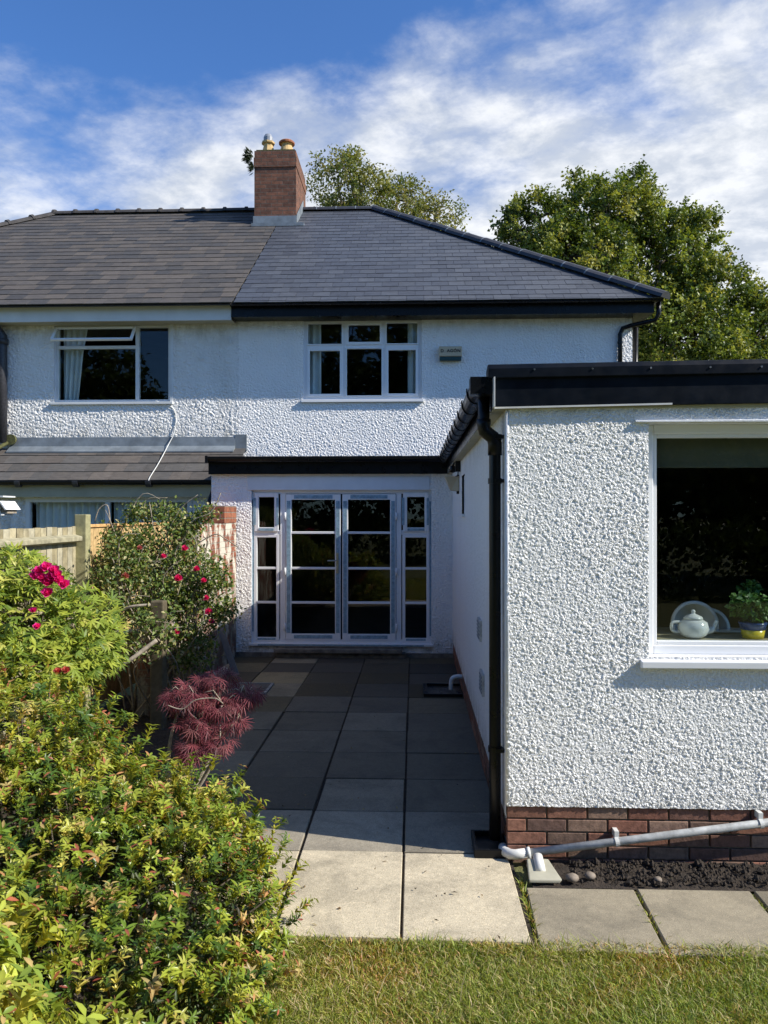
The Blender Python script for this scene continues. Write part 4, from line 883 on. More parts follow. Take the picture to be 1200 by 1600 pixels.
b = MB(); b.box(dx0-.01, dx1+.01, 4.695, 4.805, zt2-.012, zt2); b.build('rim', 'china', ds, .004)
pot = thing('potted_plant', 'leafy green plant in a blue and yellow pot at the right of the kitchen window', 'potted plant', (PX(1176, 4.555), 4.555, zs))
c_ = (PX(1176, 4.555), 4.555, zs)
b = MB(); b.lathe([(.058, 0), (.066, .05)], c_, 24); b.build('pot', 'yellowpot', pot, smooth=True)
b = MB(); b.lathe([(.0665, .05), (.072, .072), (.078, .085), (.078, .092), (.06, .092)], c_, 24); b.build('pot_rim', 'bluepot', pot, smooth=True)

# ------------------------------------------------------------------ foliage tools
def unit(v): return v/np.maximum(np.linalg.norm(v, axis=-1, keepdims=True), 1e-9)
def rand_dir(n): return unit(rng.normal(size=(n, 3)))
def leaf_far(B, D, Nn, L, W, col, fold=0.25, colj=0.12):
    n = len(B); D = unit(D); S = unit(np.cross(D, Nn)); U = unit(np.cross(S, D)); L = np.broadcast_to(L, (n,))[:, None]; W = np.broadcast_to(W, (n,))[:, None]
    mid = B+D*L*.45+U*W*fold
    V = np.stack([B, mid+S*W/2, B+D*L, mid-S*W/2], 1).reshape(-1, 3)
    T = (np.arange(n)[:, None]*4+np.array([[0, 1, 2, 0, 2, 3]])).reshape(-1, 3)
    col = np.broadcast_to(col, (n, 3))*(1+rng.normal(0, colj, (n, 1))); return V, T, np.repeat(np.clip(col, 0.004, 1), 4, 0)
def leaf_near(B, D, Nn, L, W, col, fold=0.18, bend=0.18, colj=0.1):
    n = len(B); D = unit(D); S = unit(np.cross(D, Nn)); U = unit(np.cross(S, D)); L = np.broadcast_to(L, (n,))[:, None]; W = np.broadcast_to(W, (n,))[:, None]
    bend = bend*(1+rng.normal(0, .5, (n, 1)))
    def st(t, hw): 
        c = B+D*L*t-U*L*bend*t*t; return c+S*W*hw+U*W*fold*hw*2, c, c-S*W*hw+U*W*fold*hw*2
    l1, c1, r1 = st(.34, .46); l2, c2, r2 = st(.68, .40); tip = B+D*L-U*L*bend
    V = np.stack([B, l1, c1, r1, l2, c2, r2, tip], 1).reshape(-1, 3)
    T = (np.arange(n)[:, None]*8+np.array([[0, 1, 2, 0, 2, 3, 1, 4, 5, 1, 5, 2, 2, 5, 6, 2, 6, 3, 4, 7, 5, 5, 7, 6]])).reshape(-1, 3)
    col = np.broadcast_to(col, (n, 3))*(1+rng.normal(0, colj, (n, 1))); cc = np.repeat(np.clip(col, .004, 1), 8, 0).reshape(n, 8, 3)
    cc[:, [2, 5]] *= 1.12; return V, T, cc.reshape(-1, 3)
def merge(parts):
    Vs, Ts, Cs = [], [], []; o = 0
    for V, T, c in parts: Vs.append(V); Ts.append(T+o); Cs.append(c); o += len(V)
    return np.concatenate(Vs), np.concatenate(Ts), np.concatenate(Cs)
def ell_pts(ells, n, shell=0.55):
    """random points in a union of ellipsoids (cx,cy,cz,rx,ry,rz), biased to the outside; returns points and outward normals"""
    ells = np.array(ells, float); vol = ells[:, 3]*ells[:, 4]*ells[:, 5]; vol = vol**(2/3); idx = rng.choice(len(ells), n, p=vol/vol.sum())
    d = rand_dir(n); r = shell+(1-shell)*rng.random(n)**.6; c = ells[idx, :3]; rr = ells[idx, 3:]
    p = c+d*rr*r[:, None]; nn = unit(d/rr); inside = np.zeros(n, bool)
    for k, e in enumerate(ells):
        q_ = (((p-e[:3])/e[3:])**2).sum(1); inside |= (q_ < (shell*.9)**2) & (idx != k)
    return p[~inside], nn[~inside]
def palette(n, cols, wts): 
    cols = np.array(cols); wts = np.array(wts, float); return cols[rng.choice(len(cols), n, p=wts/wts.sum())]

def img_ell(px, py, rx, ry, Y, ryd):
    c = P(px, py, Y); s_ = Y/F; return (c.x, c.y, c.z, rx*s_, ryd, ry*s_)

def tree(name, label, ells, base, nclump, nleaf, csize, L, pal, wts, density_j=0.3, trunk_r=0.2, bough_z=None, group=None, up_tilt=0.25):
    t_ = thing(name, label, 'tree', base, group)
    P_, N_ = ell_pts(ells, nclump, .45)
    n = len(P_); cnt = rng.integers(int(nleaf*.5), int(nleaf*1.5), n); idx = np.repeat(np.arange(n), cnt); m_ = len(idx)
    cc = palette(n, pal, wts)*(1+rng.normal(0, .12, (n, 1)))
    # shoots: leaves sit along a few twigs from each clump centre, uneven outline
    tw = 5; tdir = unit(rand_dir(n*tw).reshape(n, tw, 3)*.8+N_[:, None]*.7+np.array([0, 0, .35])); k = rng.integers(0, tw, m_); u = rng.random(m_)**.8
    tl_ = csize*(.6+.9*rng.random((n, tw)))
    Bp = P_[idx]+tdir[idx, k]*(tl_[idx, k]*u)[:, None]+rng.normal(0, csize*.10, (m_, 3))
    D = unit(rand_dir(m_)+tdir[idx, k]*.6+np.array([0, 0, -.25])); Nn = unit(rand_dir(m_)*.75+N_[idx]*.4+np.array([0, 0, .7]))
    V, T, Cc = leaf_far(Bp, D, Nn, L*(.7+.6*rng.random(m_)), L*.72*(.8+.4*rng.random(m_)), cc[idx], .18, .14)
    np_mesh('crown', V, T, Cc, 'leaf', t_)
    b = MB(); bx = Vector(base); ez = np.array(ells); ctr = Vector((ez[:, 0].mean(), ez[:, 1].mean(), (ez[:, 2]-ez[:, 5]).min()))
    fork = Vector((bx.x+.1, bx.y, bough_z or (base[2]+(ctr.z-base[2])*.55)))
    b.tube(smooth_path([bx, bx*.6+fork*.4+Vector((.1, 0, 0)), fork]), [trunk_r*(1-.35*i/12) for i in range(13)], 10)
    for e in ells:
        c = Vector(e[:3]); mid = fork*.55+c*.45+Vector((random.uniform(-.3, .3), random.uniform(-.3, .3), -.15*e[5])); path = smooth_path([fork, mid, c, c+Vector((random.uniform(-.3, .3)*e[3], 0, e[5]*.6))])
        b.tube(path, [max(.02, trunk_r*.5*(1-.9*i/(len(path)-1))) for i in range(len(path))], 7)
        for _ in range(12):
            d_ = Vector(rand_dir(1)[0]); d_.z = abs(d_.z)*.7+.1; s_ = path[random.randint(5, len(path)-1)]; e2 = c+Vector((d_.x*e[3], d_.y*e[4], d_.z*e[5]))*.85
            b.tube([s_, (s_+e2)/2+Vector((0, 0, .1)), e2], [trunk_r*.14, trunk_r*.09, .008], 5)
    b.build('trunk', 'bark', t_, smooth=True)
    return t_

# big tree on the right
E = [img_ell(*a) for a in ((850, 368, 60, 56, 21.5, 1.3), (925, 345, 60, 66, 22, 1.5), (985, 342, 42, 64, 22.5, 1.3), (900, 440, 95, 80, 21, 1.8), (1010, 430, 90, 95, 22.5, 1.8), (1075, 392, 48, 64, 22.5, 1.3),
     (1105, 470, 60, 56, 22, 1.4), (1050, 530, 110, 65, 21, 1.6), (1165, 520, 60, 62, 22.5, 1.4), (1000, 600, 130, 70, 21.5, 1.5), (1150, 600, 90, 60, 22, 1.5), (800, 350, 26, 20, 21.5, .5), (1225, 510, 36, 40, 23, 1.2))]
GREENS = [(.115, .165, .030), (.18, .230, .042), (.26, .29, .065), (.062, .098, .022), (.35, .35, .10)]
tree('broadleaf_tree', 'large leafy green tree behind the right end of the slate roof', E, (PX(1000, 22), 22, 0), 2500, 62, .34, .098, GREENS, [3, 3, 2, 2, .8], trunk_r=.3)
E = [img_ell(*a) for a in ((530, 300, 46, 52, 26, 1.3), (565, 320, 50, 50, 26, 1.4), (620, 325, 45, 34, 27, 1.2), (680, 345, 42, 30, 27, 1.1), (600, 380, 90, 50, 26, 1.5), (545, 262, 20, 20, 26, .5))]
tree('sparse_tree', 'sparse yellow green tree rising behind the roof beside the chimney', E, (PX(590, 26), 26, 0), 560, 36, .42, .10, [(.16, .19, .05), (.23, .24, .075), (.30, .28, .11), (.11, .15, .04)], [3, 3, 2, 2], trunk_r=.2)
# trees and a hedge behind the camera, seen only as reflections in the window glass
bt = [(-3.2, -15, 14.5, 4.6), (4.5, -14, 13.0, 4.3), (11, -15, 11, 4.0), (-16.5, -15, 11.0, 3.3), (-10.5, -17, 8.0, 3.0)]
lbt = ['tallest garden tree, reflected in the upper window of the white house', 'broad garden tree reflected in the kitchen window', 'yellowish garden tree at the right of the kitchen window reflection', 'dark tree reflected in the large pane of the open vented window', 'low tree reflected in the narrow right pane of the open vented window']
for i, (x, y, h, r_) in enumerate(bt):
    E = [(x, y, h-r_, r_*.8, r_*.8, r_), (x-r_*.5, y+.5, h*.5, r_*.8, r_*.7, h*.3), (x+r_*.6, y, h*.45, r_*.8, r_*.7, h*.32), (x, y+.8, h*.28, r_, r_*.6, h*.26)]
    tree('garden_tree', lbt[i], E, (x, y, 0), 700, 40, .75, .30, [(.06, .10, .02), (.10, .14, .03), (.04, .07, .015)] if i != 2 else [(.35, .33, .05), (.16, .2, .04), (.1, .13, .03)], [1]*3, trunk_r=.25, group='trees of the garden behind the viewer')
hp, hn = ell_pts([(x_, -9.5, .4, 2.2, .8, 1.3) for x_ in range(-14, 15, 3)], 26000, .8)
V, T, Cc = leaf_far(hp, unit(rand_dir(len(hp))+hn), unit(hn+rand_dir(len(hp))*.6), .16, .1, palette(len(hp), [(.05, .08, .018), (.08, .12, .025), (.03, .055, .012)], [1, 1, 1]))
tag(np_mesh('hedge', V, T, Cc, 'leaf'), 'long green garden hedge across the lawn reflected in the french doors', 'hedge')

# ------------------------------------------------------------------ big shrub in the foreground
def whorl_shrub(name, label, ells, nsh, Lf, Wf, cols, wts, base, shootlen=.10, inner=True, stems=60, clear=None):
    t_ = thing(name, label, 'shrub', base)
    P_, N_ = ell_pts(ells, nsh, .80); ok = P_[:, 2] > .01
    if clear is not None: ok &= clear(P_)
    P_, N_ = P_[ok], N_[ok]; n = len(P_)
    ax = unit(N_*.75+np.array([0, 0, .75])+rand_dir(n)*.45); ref = np.where(np.abs(ax[:, 2:3]) > .95, np.array([[1., 0, 0]]), np.array([[0, 0, 1.]]))
    u = unit(np.cross(ax, ref)); v = np.cross(ax, u)
    rings = 4; per = 6; parts = []; shoot_h = rng.normal(0, 1, n); tone = rng.random(n)
    P_ = P_+ax*(rng.random((n, 1))**3*.20)
    sc_n = .75+.5*rng.random(n)
    shoot_col = palette(n, cols, wts)*(1+rng.normal(0, .1, (n, 1)))
    for r in range(rings):
        h = (rings-1-r)*shootlen/rings      # distance below the tip
        for k in range(per+(1 if r == 0 else 0)):
            a = 2*math.pi*(k/per)+r*1.1+rng.random(n)*.5
            opn = R([24, 44, 62, 80][r])+rng.normal(0, .16, n)
            keep = rng.random(n) < [1, .97, .85, .6][r]
            dirn = ax*np.cos(opn)[:, None]+(u*np.cos(a)[:, None]+v*np.sin(a)[:, None])*np.sin(opn)[:, None]
            B = P_-ax*(h+.004)[..., None] if not np.isscalar(h) else P_-ax*h
            L_ = Lf*sc_n*[.72, 1.0, 1.0, .9][r]*(.85+.3*rng.random(n)); nrm = ax*.9+rand_dir(n)*.25-dirn*.1
            c = shoot_col.copy()
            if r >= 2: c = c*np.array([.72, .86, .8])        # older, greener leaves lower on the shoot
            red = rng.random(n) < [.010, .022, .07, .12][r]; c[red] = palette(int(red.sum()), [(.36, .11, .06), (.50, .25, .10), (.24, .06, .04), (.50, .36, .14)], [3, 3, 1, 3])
            V, T, Cc = leaf_near(B[keep], dirn[keep], nrm[keep], L_[keep], (Wf*sc_n)[keep], c[keep]); parts.append((V, T, Cc))
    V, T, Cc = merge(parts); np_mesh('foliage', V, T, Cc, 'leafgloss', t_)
    if inner:
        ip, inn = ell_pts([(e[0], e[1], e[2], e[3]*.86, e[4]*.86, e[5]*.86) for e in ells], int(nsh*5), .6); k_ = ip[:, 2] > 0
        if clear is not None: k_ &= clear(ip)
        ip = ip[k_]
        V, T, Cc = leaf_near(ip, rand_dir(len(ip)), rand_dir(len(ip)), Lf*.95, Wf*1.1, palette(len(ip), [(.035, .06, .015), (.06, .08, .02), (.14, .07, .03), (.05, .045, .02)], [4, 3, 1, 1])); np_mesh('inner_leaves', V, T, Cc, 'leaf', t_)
    b = MB(); bs = Vector(base)
    for k in range(stems):
        i = random.randrange(n); tip = Vector(P_[i])-Vector(ax[i])*.03; s0 = Vector((bs.x+(tip.x-bs.x)*.25+random.uniform(-.1, .1), bs.y+(tip.y-bs.y)*.25+random.uniform(-.1, .1), 0.0)); mid = s0*.45+tip*.55+Vector((random.uniform(-.06, .06), random.uniform(-.06, .06), -.03))
        b.tube(smooth_path([s0, mid, tip], 4), [.009-.0065*i_/8 for i_ in range(9)], 5)
    b.build('stems', 'bark', t_, smooth=True); return t_
YG = [(.29, .31, .032), (.42, .40, .050), (.18, .235, .030), (.54, .46, .10), (.10, .155, .026), (.58, .38, .15)]
main = [(-1.42, 3.25, .12, .88, .95, .60), (-1.25, 2.75, .05, .70, .75, .48), (-2.15, 3.65, .34, .85, .85, .80), (-1.75, 3.3, .3, .75, .8, .62), (-1.15, 3.75, .15, .42, .45, .42), (-2.3, 2.8, .35, .7, .8, .72)]
whorl_shrub('azalea_shrub', 'large mounded evergreen shrub with yellow green leaf whorls and scattered red leaves in the foreground', main, 9200, .041, .0115, YG, [4, 3.5, 4, 1.6, 3.5, 1], (-1.5, 3.1, 0), stems=90)
fg = [(-1.20, 1.72, .38, .34, .36, .54), (-1.5, 2.1, .3, .4, .4, .62)]
whorl_shrub('broad_leaved_shrub', 'pale leaved shrub with bigger leaves at the bottom left corner of the picture', fg, 1300, .052, .018, [(.52, .48, .08), (.42, .41, .06), (.27, .31, .05)], [3, 3, 2], (-1.3, 1.8, 0), stems=25)

# ------------------------------------------------------------------ palmate maples
def palmate(B, D, Nn, size, lobes, narrow, col, near=False):
    n = len(B); D = unit(D); S = unit(np.cross(D, Nn)); parts = []
    for k in range(lobes):
        a = (k-(lobes-1)/2)*R(150)/(lobes-1); ln = size*(1-.10*abs(k-(lobes-1)/2)**1.3*.6)
        dd = D*math.cos(a)+S*math.sin(a); parts.append((leaf_near if near else leaf_far)(B, dd, Nn, ln, size*narrow, col, .05, colj=.06) if near else leaf_far(B, dd, Nn, ln, size*narrow, col, .05, .06))
    return merge(parts)
def maple(name, label, ells, n, size, lobes, narrow, pal, wts, base, m, droop, branches, bmat='bark', rad=.02, near=True):
    t_ = thing(name, label, 'tree', base); P_, N_ = ell_pts(ells, n, .45); n = len(P_)
    D = unit(N_*.8+rand_dir(n)*.7+np.array([0, 0, -droop])); Nn = unit(rand_dir(n)*.45+np.array([.25, -.35, 1.0]))
    V, T, Cc = palmate(P_, D, Nn, size*(.75+.5*rng.random(n)), lobes, narrow, palette(n, pal, wts), near); np_mesh('foliage', V, T, Cc, m, t_)
    b = MB(); bs = Vector(base)
    for e in ells:
        c = Vector(e[:3]); b.tube(smooth_path([bs, bs*.5+c*.5+Vector((random.uniform(-.1, .1), 0, .08)), c]), [rad*(1-.6*i/12) for i in range(13)], 7)
        for _ in range(branches):
            q_ = Vector(P_[random.randrange(n)])
            if (q_-c).length < max(e[3:])*1.3: b.tube([c, (c+q_)/2+Vector((0, 0, .05)), q_], [rad*.35, rad*.22, .002], 5)
    b.build('trunk', bmat, t_, smooth=True); return t_
E = [img_ell(*a) for a in ((40, 960, 85, 85, 5.0, .4), (120, 985, 68, 70, 5.1, .35), (20, 900, 55, 45, 5.1, .35), (60, 1040, 90, 60, 4.8, .4), (150, 1020, 40, 45, 5.0, .3), (-60, 960, 80, 110, 5.0, .5))]
maple('green_maple', 'bright yellow green maple with pointed lobed leaves in front of the fence', E, 2900, .070, 5, .22, [(.24, .31, .040), (.35, .40, .055), (.13, .20, .030), (.46, .46, .10)], [3, 3, 2, 1], (-2.6, 4.9, 0), 'leaf', .25, 16)
E = [img_ell(*a) for a in ((339, 1060, 34, 14, 4.85, .14), (384, 1086, 26, 12, 4.85, .12), (289, 1086, 34, 18, 4.75, .15), (349, 1100, 34, 12, 4.75, .14), (314, 1130, 36, 14, 4.7, .15), (369, 1128, 16, 10, 4.7, .10), (304, 1168, 28, 16, 4.6, .13), (344, 1160, 18, 10, 4.6, .10))]
maple('red_maple', 'small drooping maple with finely cut dark red leaves beside the patio', E, 760, .078, 7, .055, [(.15, .035, .045), (.24, .06, .07), (.08, .022, .028), (.30, .12, .11)], [3, 3, 3, 1], (PX(270, 4.7), 4.7, 0), 'redleaf', 1.1, 10, 'palebark', .016)

# ------------------------------------------------------------------ rose on posts by the boundary
def flower(c, r, col, parent, petals=16, label=None):
    n = petals; i = np.arange(n); a = i*2.4; up = np.array([.35, -.75, .55]); up = up/np.linalg.norm(up); u_ = unit(np.cross(up, [0, 0, 1.])[None])[0]; v_ = np.cross(up, u_)
    op = .25+1.15*(i/n); D = up[None]*np.cos(op)[:, None]+(u_[None]*np.cos(a)[:, None]+v_[None]*np.sin(a)[:, None])*np.sin(op)[:, None]
    B = np.repeat(np.array(c)[None], n, 0); V, T, Cc = leaf_near(B, D, -D*.2+up[None], np.full(n, r), np.full(n, r*1.05), np.array(col), .25, -.25, .15)
    return V, T, Cc
rose = thing('climbing_rose', 'tangled climbing rose with pink blooms over the boundary wall and posts', 'rose bush', (PX(250, 7.6), 7.6, 0))
E = [img_ell(*a) for a in ((255, 850, 62, 52, 7.7, .45), (215, 870, 45, 50, 7.6, .4), (290, 905, 48, 55, 7.5, .4), (310, 960, 48, 48, 7.3, .35), (250, 930, 60, 50, 7.3, .4), (345, 945, 20, 22, 7.2, .15), (285, 815, 42, 24, 7.8, .3), (190, 950, 40, 60, 7.0, .3), (300, 1010, 40, 40, 7.2, .3), (225, 800, 30, 14, 7.8, .2), (190, 885, 42, 50, 7.2, .3), (235, 990, 42, 40, 6.6, .2), (330, 900, 26, 40, 7.3, .2), (168, 838, 20, 18, 7.6, .15), (322, 800, 18, 14, 7.7, .12), (352, 905, 14, 14, 7.2, .1), (268, 792, 22, 12, 7.8, .15), (358, 950, 14, 14, 7.1, .1), (160, 890, 18, 28, 7.3, .15), (205, 805, 16, 10, 7.7, .12))]
P_, N_ = ell_pts(E, 17000, .35); hole = np.sin(P_[:, 0]*9.5+2*np.sin(P_[:, 2]*6))*np.sin(P_[:, 2]*11+P_[:, 1]*5)+rng.normal(0, .3, len(P_)); P_ = P_[hole > -.42]; n = len(P_); P_ = P_+rng.normal(0, .035, P_.shape)
V, T, Cc = leaf_far(P_, unit(rand_dir(n)+np.array([0, 0, -.2])), unit(rand_dir(n)*.7+np.array([.3, -.2, .9])), .043*(.6+.8*rng.random(n)), .028, palette(n, [(.10, .16, .035), (.17, .23, .05), (.30, .31, .10), (.44, .40, .20), (.06, .10, .03)], [4, 3, 2, 1.2, 2.5])); np_mesh('foliage', V, T, Cc, 'leaf', rose)
b = MB()
for k in range(75):
    q_ = Vector(P_[random.randrange(n)]); s0 = Vector((PX(random.choice([215, 245, 260, 290, 300]), 7.4)+random.uniform(-.1, .1), 7.4+random.uniform(-.3, .3), 0)); tip = q_+Vector((random.uniform(-.1, .25), 0, random.uniform(0, .25)))
    b.tube(smooth_path([s0, s0*.4+q_*.6+Vector((random.uniform(-.25, .25), 0, 0)), q_, tip], 5), [.010-.0075*i/15 for i in range(16)], 5)
for pts_ in ([(283, 850), (300, 815), (330, 800), (345, 770)], [(300, 855), (335, 835), (352, 842), (372, 855)], [(148, 815), (155, 795), (168, 790), (172, 815)], [(308, 880), (325, 850), (318, 838)], [(240, 830), (236, 800), (234, 788)]):
    b.tube(smooth_path([P(x_, y_, 7.6) for x_, y_ in pts_], 5), .006, 5)
b.build('stems', M['palebark'], rose, smooth=True)
fl = [(278, 905, .05, 0), (255, 870, .035, 0), (288, 858, .04, 0), (307, 890, .04, 0), (318, 908, .035, 0), (325, 957, .045, 0), (330, 972, .035, 0), (322, 935, .035, 0), (218, 857, .035, 1), (195, 902, .05, 1), (276, 988, .035, 0), (266, 975, .05, 2)]
FC = [(.78, .035, .20), (.55, .20, .16), (.72, .68, .60)]
for x_, y_, r_, c_ in fl:
    p_ = P(x_, y_, 7.05); V, T, Cc = flower(p_, r_, FC[c_], rose, 18); o = np_mesh('flower', V, T, Cc, 'petal', rose)
    if c_ == 2: o['label'] = 'white bloom'
# pink rhododendron-like cluster between maple and fence
rh = thing('pink_flowering_shrub', 'shrub with a cluster of bright pink flowers poking above the green maple', 'shrub', (PX(75, 5.6), 5.7, 0))
E = [img_ell(*a) for a in ((78, 920, 38, 40, 5.7, .2), (60, 985, 40, 50, 5.7, .2))]; P_, N_ = ell_pts(E, 900, .4); n = len(P_)
V, T, Cc = leaf_far(P_, rand_dir(n), unit(rand_dir(n)+np.array([0, 0, 1])), .05, .03, palette(n, [(.06, .10, .025), (.12, .16, .04)], [1, 1])); np_mesh('foliage', V, T, Cc, 'leaf', rh)
b = MB(); 
for k in range(8): q_ = Vector(P_[random.randrange(n)]); b.tube([(PX(75, 5.6), 5.7, 0), (q_.x, q_.y, q_.z*.6), q_], [.012, .008, .003], 5)
b.build('stems', 'bark', rh)
for k, (x_, y_) in enumerate([(60, 895), (72, 888), (84, 893), (66, 905), (80, 903), (92, 908), (100, 915), (75, 912), (56, 902), (88, 900), (74, 928), (52, 955), (58, 980), (90, 1050), (103, 1048)]):
    p_ = P(x_, y_, 4.55 if y_ < 1000 else 4.3); V, T, Cc = flower(p_, .045 if k < 11 else .03, (.85, .04, .32) if k < 13 else (.60, .14, .10), rh, 14); np_mesh('flower', V, T, Cc, 'petal', rh)

# posts, rails and dead branches carrying the rose
def post(name, lb, cat, pts, r, m='palebark', n=7, group=None):
    b = MB(); b.tube(smooth_path(pts, 4), r, n); o = b.build(name, m, smooth=True); return tag(o, lb, cat, group)
pz = thing('rustic_post', 'thick weathered upright timber post under the rose', 'post', (PX(248, 6.8), 6.8, 0)); b = MB(); x_ = PX(248, 6.8)
b.box(x_-.06, x_+.06, 6.74, 6.86, 0, PZ(940, 6.8), (.12, .10, .065)); b.build('post', 'timber', pz, .012, col=True)
post('dead_branch', 'pale bare branch running left from the rustic post', 'branch', [P(168, 990, 6.7), P(200, 986, 6.68), P(230, 987, 6.7), P(256, 984, 6.72)], [.022, .02, .02, .02, .02, .018, .018, .018, .018, .016, .016, .016, .014])
post('dead_branch', 'lichened bare limb slanting down behind the big shrub', 'branch', [P(180, 1046, 6.3), P(205, 1030, 6.3), P(225, 1015, 6.35), P(245, 1000, 6.4)], .018)
post('dead_branch', 'short forked stick arching above the horizontal pale branch', 'branch', [P(190, 955, 6.75), P(205, 948, 6.7), P(235, 945, 6.72)], .013)
post('dead_branch', 'curved pale twig across the red maple', 'branch', [P(262, 1102, 4.55), P(285, 1108, 4.55), P(305, 1094, 4.55), P(335, 1091, 4.56), P(348, 1099, 4.56)], .0032)

# ------------------------------------------------------------------ fence and boundary wall
FX = -3.12; ft = 1.81
fe = thing('board_fence', 'weathered close boarded timber fence with rail on the left boundary', 'fence', (FX, 5, 0))
b = MB(); y = 2.6
while y < 7.05:
    c = jc(random.choice([(.42, .37, .24), (.36, .31, .19), (.46, .42, .30)]), .75, 1.15); b.box(FX-.055, FX-.035-random.uniform(0, .006), y, y+.093, .05, ft+random.uniform(-.004, .006), c); y += .1
b.build('boards', 'timber', fe, col=True)
for zz in (1.70, 1.0, .35):
    b = MB(); b.prism([(FX-.034, zz-.04), (FX+.035, zz-.02), (FX+.035, zz+.02), (FX-.034, zz+.04)], 'y', 2.6, 7.05, (.36, .33, .22)); b.build('rail', 'timber', fe, .004, col=True)
for yy, h_ in ((7.12, 1.925), (4.35, 1.85)):
    b = MB(); b.box(FX-.05, FX+.06, yy-.055, yy+.055, 0, h_, (.33, .31, .17)); b.build('post', 'timber', fe, .006, col=True)
f2 = thing('orange_fence_panel', 'newer orange timber fence panel behind the climbing rose', 'fence', (FX, 8.7, 0))
b = MB(); y = 7.2
while y < 10.2:
    c = jc((.58, .40, .19), .75, 1.12); b.box(FX+.0, FX+.02+random.uniform(0, .006), y, y+.12, .05, 1.80, c); y += .124
b.build('boards', 'timber', f2, col=True)
b = MB(); b.box(FX-.01, FX+.04, 7.2, 10.2, 1.801, 1.83, (.6, .36, .15)); b.build('capping', 'timber', f2, .004, col=True)
bw = thing('boundary_wall', 'old brick boundary wall with worn white paint beside the extension', 'wall', (-2.5, 9.3, 0))
b = MB(); b.box(-2.62, -2.40, 8.45, 10.30, 0, PZ(820, 8.5)); b.box(-2.62, -2.42, 7.2, 8.449, 0, 1.0); b.build('wall', 'brick_wall', bw)
b = MB(); b.box(-2.68, -2.395, 9.65, 10.3, PZ(820, 8.5)+.002, PZ(790, 9.65)); b.box(-2.625, -2.43, 8.42, 8.449, 1.3, PZ(820, 8.5)); b.build('pier', 'brick_plain', bw, .006)

# leaning plank, log, bird table
lp_ = MB(); a, c = P(340, 968, 9.4), P(369, 1055, 9.1); u = Vector((.035, 0, .01)); d2 = Vector((0, .012, 0))
c.z = 0.005
lp_.add([a-u-d2, a+u-d2, a+u+d2, a-u+d2, c-u-d2, c+u-d2, c+u+d2, c-u+d2], [(0, 1, 2, 3), (7, 6, 5, 4), (0, 4, 5, 1), (1, 5, 6, 2), (2, 6, 7, 3), (3, 7, 4, 0)])
tag(lp_.build('leaning_batten', 'slatebar'), 'dark grey batten leaning against the foot of the extension wall', 'batten')
post('timber_log', 'short round timber lying between the boundary wall and patio', 'log', [P(325, 1068, 8.4), P(345, 1052, 9.0), P(358, 1043, 9.3)], .05, 'palebark', 10)
bh = thing('bird_house', 'white gabled bird house hanging at the far left above the fence', 'bird house', (PX(5, 8), 8, 1.95))
c_ = P(12, 783, 8)
b2 = MB(); b2.prism([(c_.x-.062, c_.z-.11), (c_.x-.048, c_.z-.11), (c_.x, c_.z-.022), (c_.x+.05, c_.z-.095), (c_.x+.064, c_.z-.09), (c_.x, c_.z)], 'y', 7.85, 8.15); b2.build('roof', 'upvc', bh)
b = MB(); b.prism([(c_.x-.035, c_.z-.13), (c_.x-.035, c_.z-.085), (c_.x, c_.z-.03), (c_.x+.035, c_.z-.08), (c_.x+.035, c_.z-.13)], 'y', 7.93, 8.12); b.build('body', 'palebark', bh)
b = MB(); b.box(c_.x-.25, c_.x+.0, 7.87, 8.12, c_.z-.15, c_.z-.131); b.box(c_.x-.25, c_.x+.02, 7.87, 8.12, c_.z+.04, c_.z+.055); b.build('tray', 'upvc_old', bh)
b = MB(); b.tube([(c_.x-.1, 7.98, 0), (c_.x-.1, 7.98, c_.z-.151)], .025, 8); b.build('pole', 'palebark', bh)

# ------------------------------------------------------------------ small plants: chimney fern, pot plant, weeds
fp, fn = ell_pts([img_ell(391, 245, 7, 10, 15.3, .08), img_ell(396, 262, 3, 8, 15.3, .05)], 160, .2); n = len(fp)
V, T, Cc = leaf_far(fp, unit(rand_dir(n)+np.array([-1.2, -.3, .2])), rand_dir(n), .13, .03, palette(n, [(.03, .045, .02), (.05, .06, .025)], [1, 1])); tag(np_mesh('fern', V, T, Cc, 'leaf'), 'dark fern growing out of the left side of the chimney top', 'fern')
c_ = (PX(1176, 4.555), 4.555, zs); fp, fn = ell_pts([(c_[0], 4.555, zs+.18, .12, .09, .085), (c_[0]-.06, 4.555, zs+.2, .07, .07, .06), (c_[0]+.05, 4.7, zs+.27, .06, .06, .05)], 520, .4); n = len(fp)
V, T, Cc = leaf_far(fp, unit(rand_dir(n)+np.array([0, 0, -.3])), unit(rand_dir(n)*.6+np.array([0, -.5, .8])), .042, .03, palette(n, [(.06, .15, .03), (.09, .20, .04), (.14, .25, .07)], [2, 2, 1])); np_mesh('foliage', V, T, Cc, 'leaf', pot)
b = MB(); 
for k in range(12): q_ = Vector(fp[random.randrange(n)]); b.tube([(c_[0], 4.555, zs+.08), q_], .003, 5)
b.build('stems', M['green'], pot)

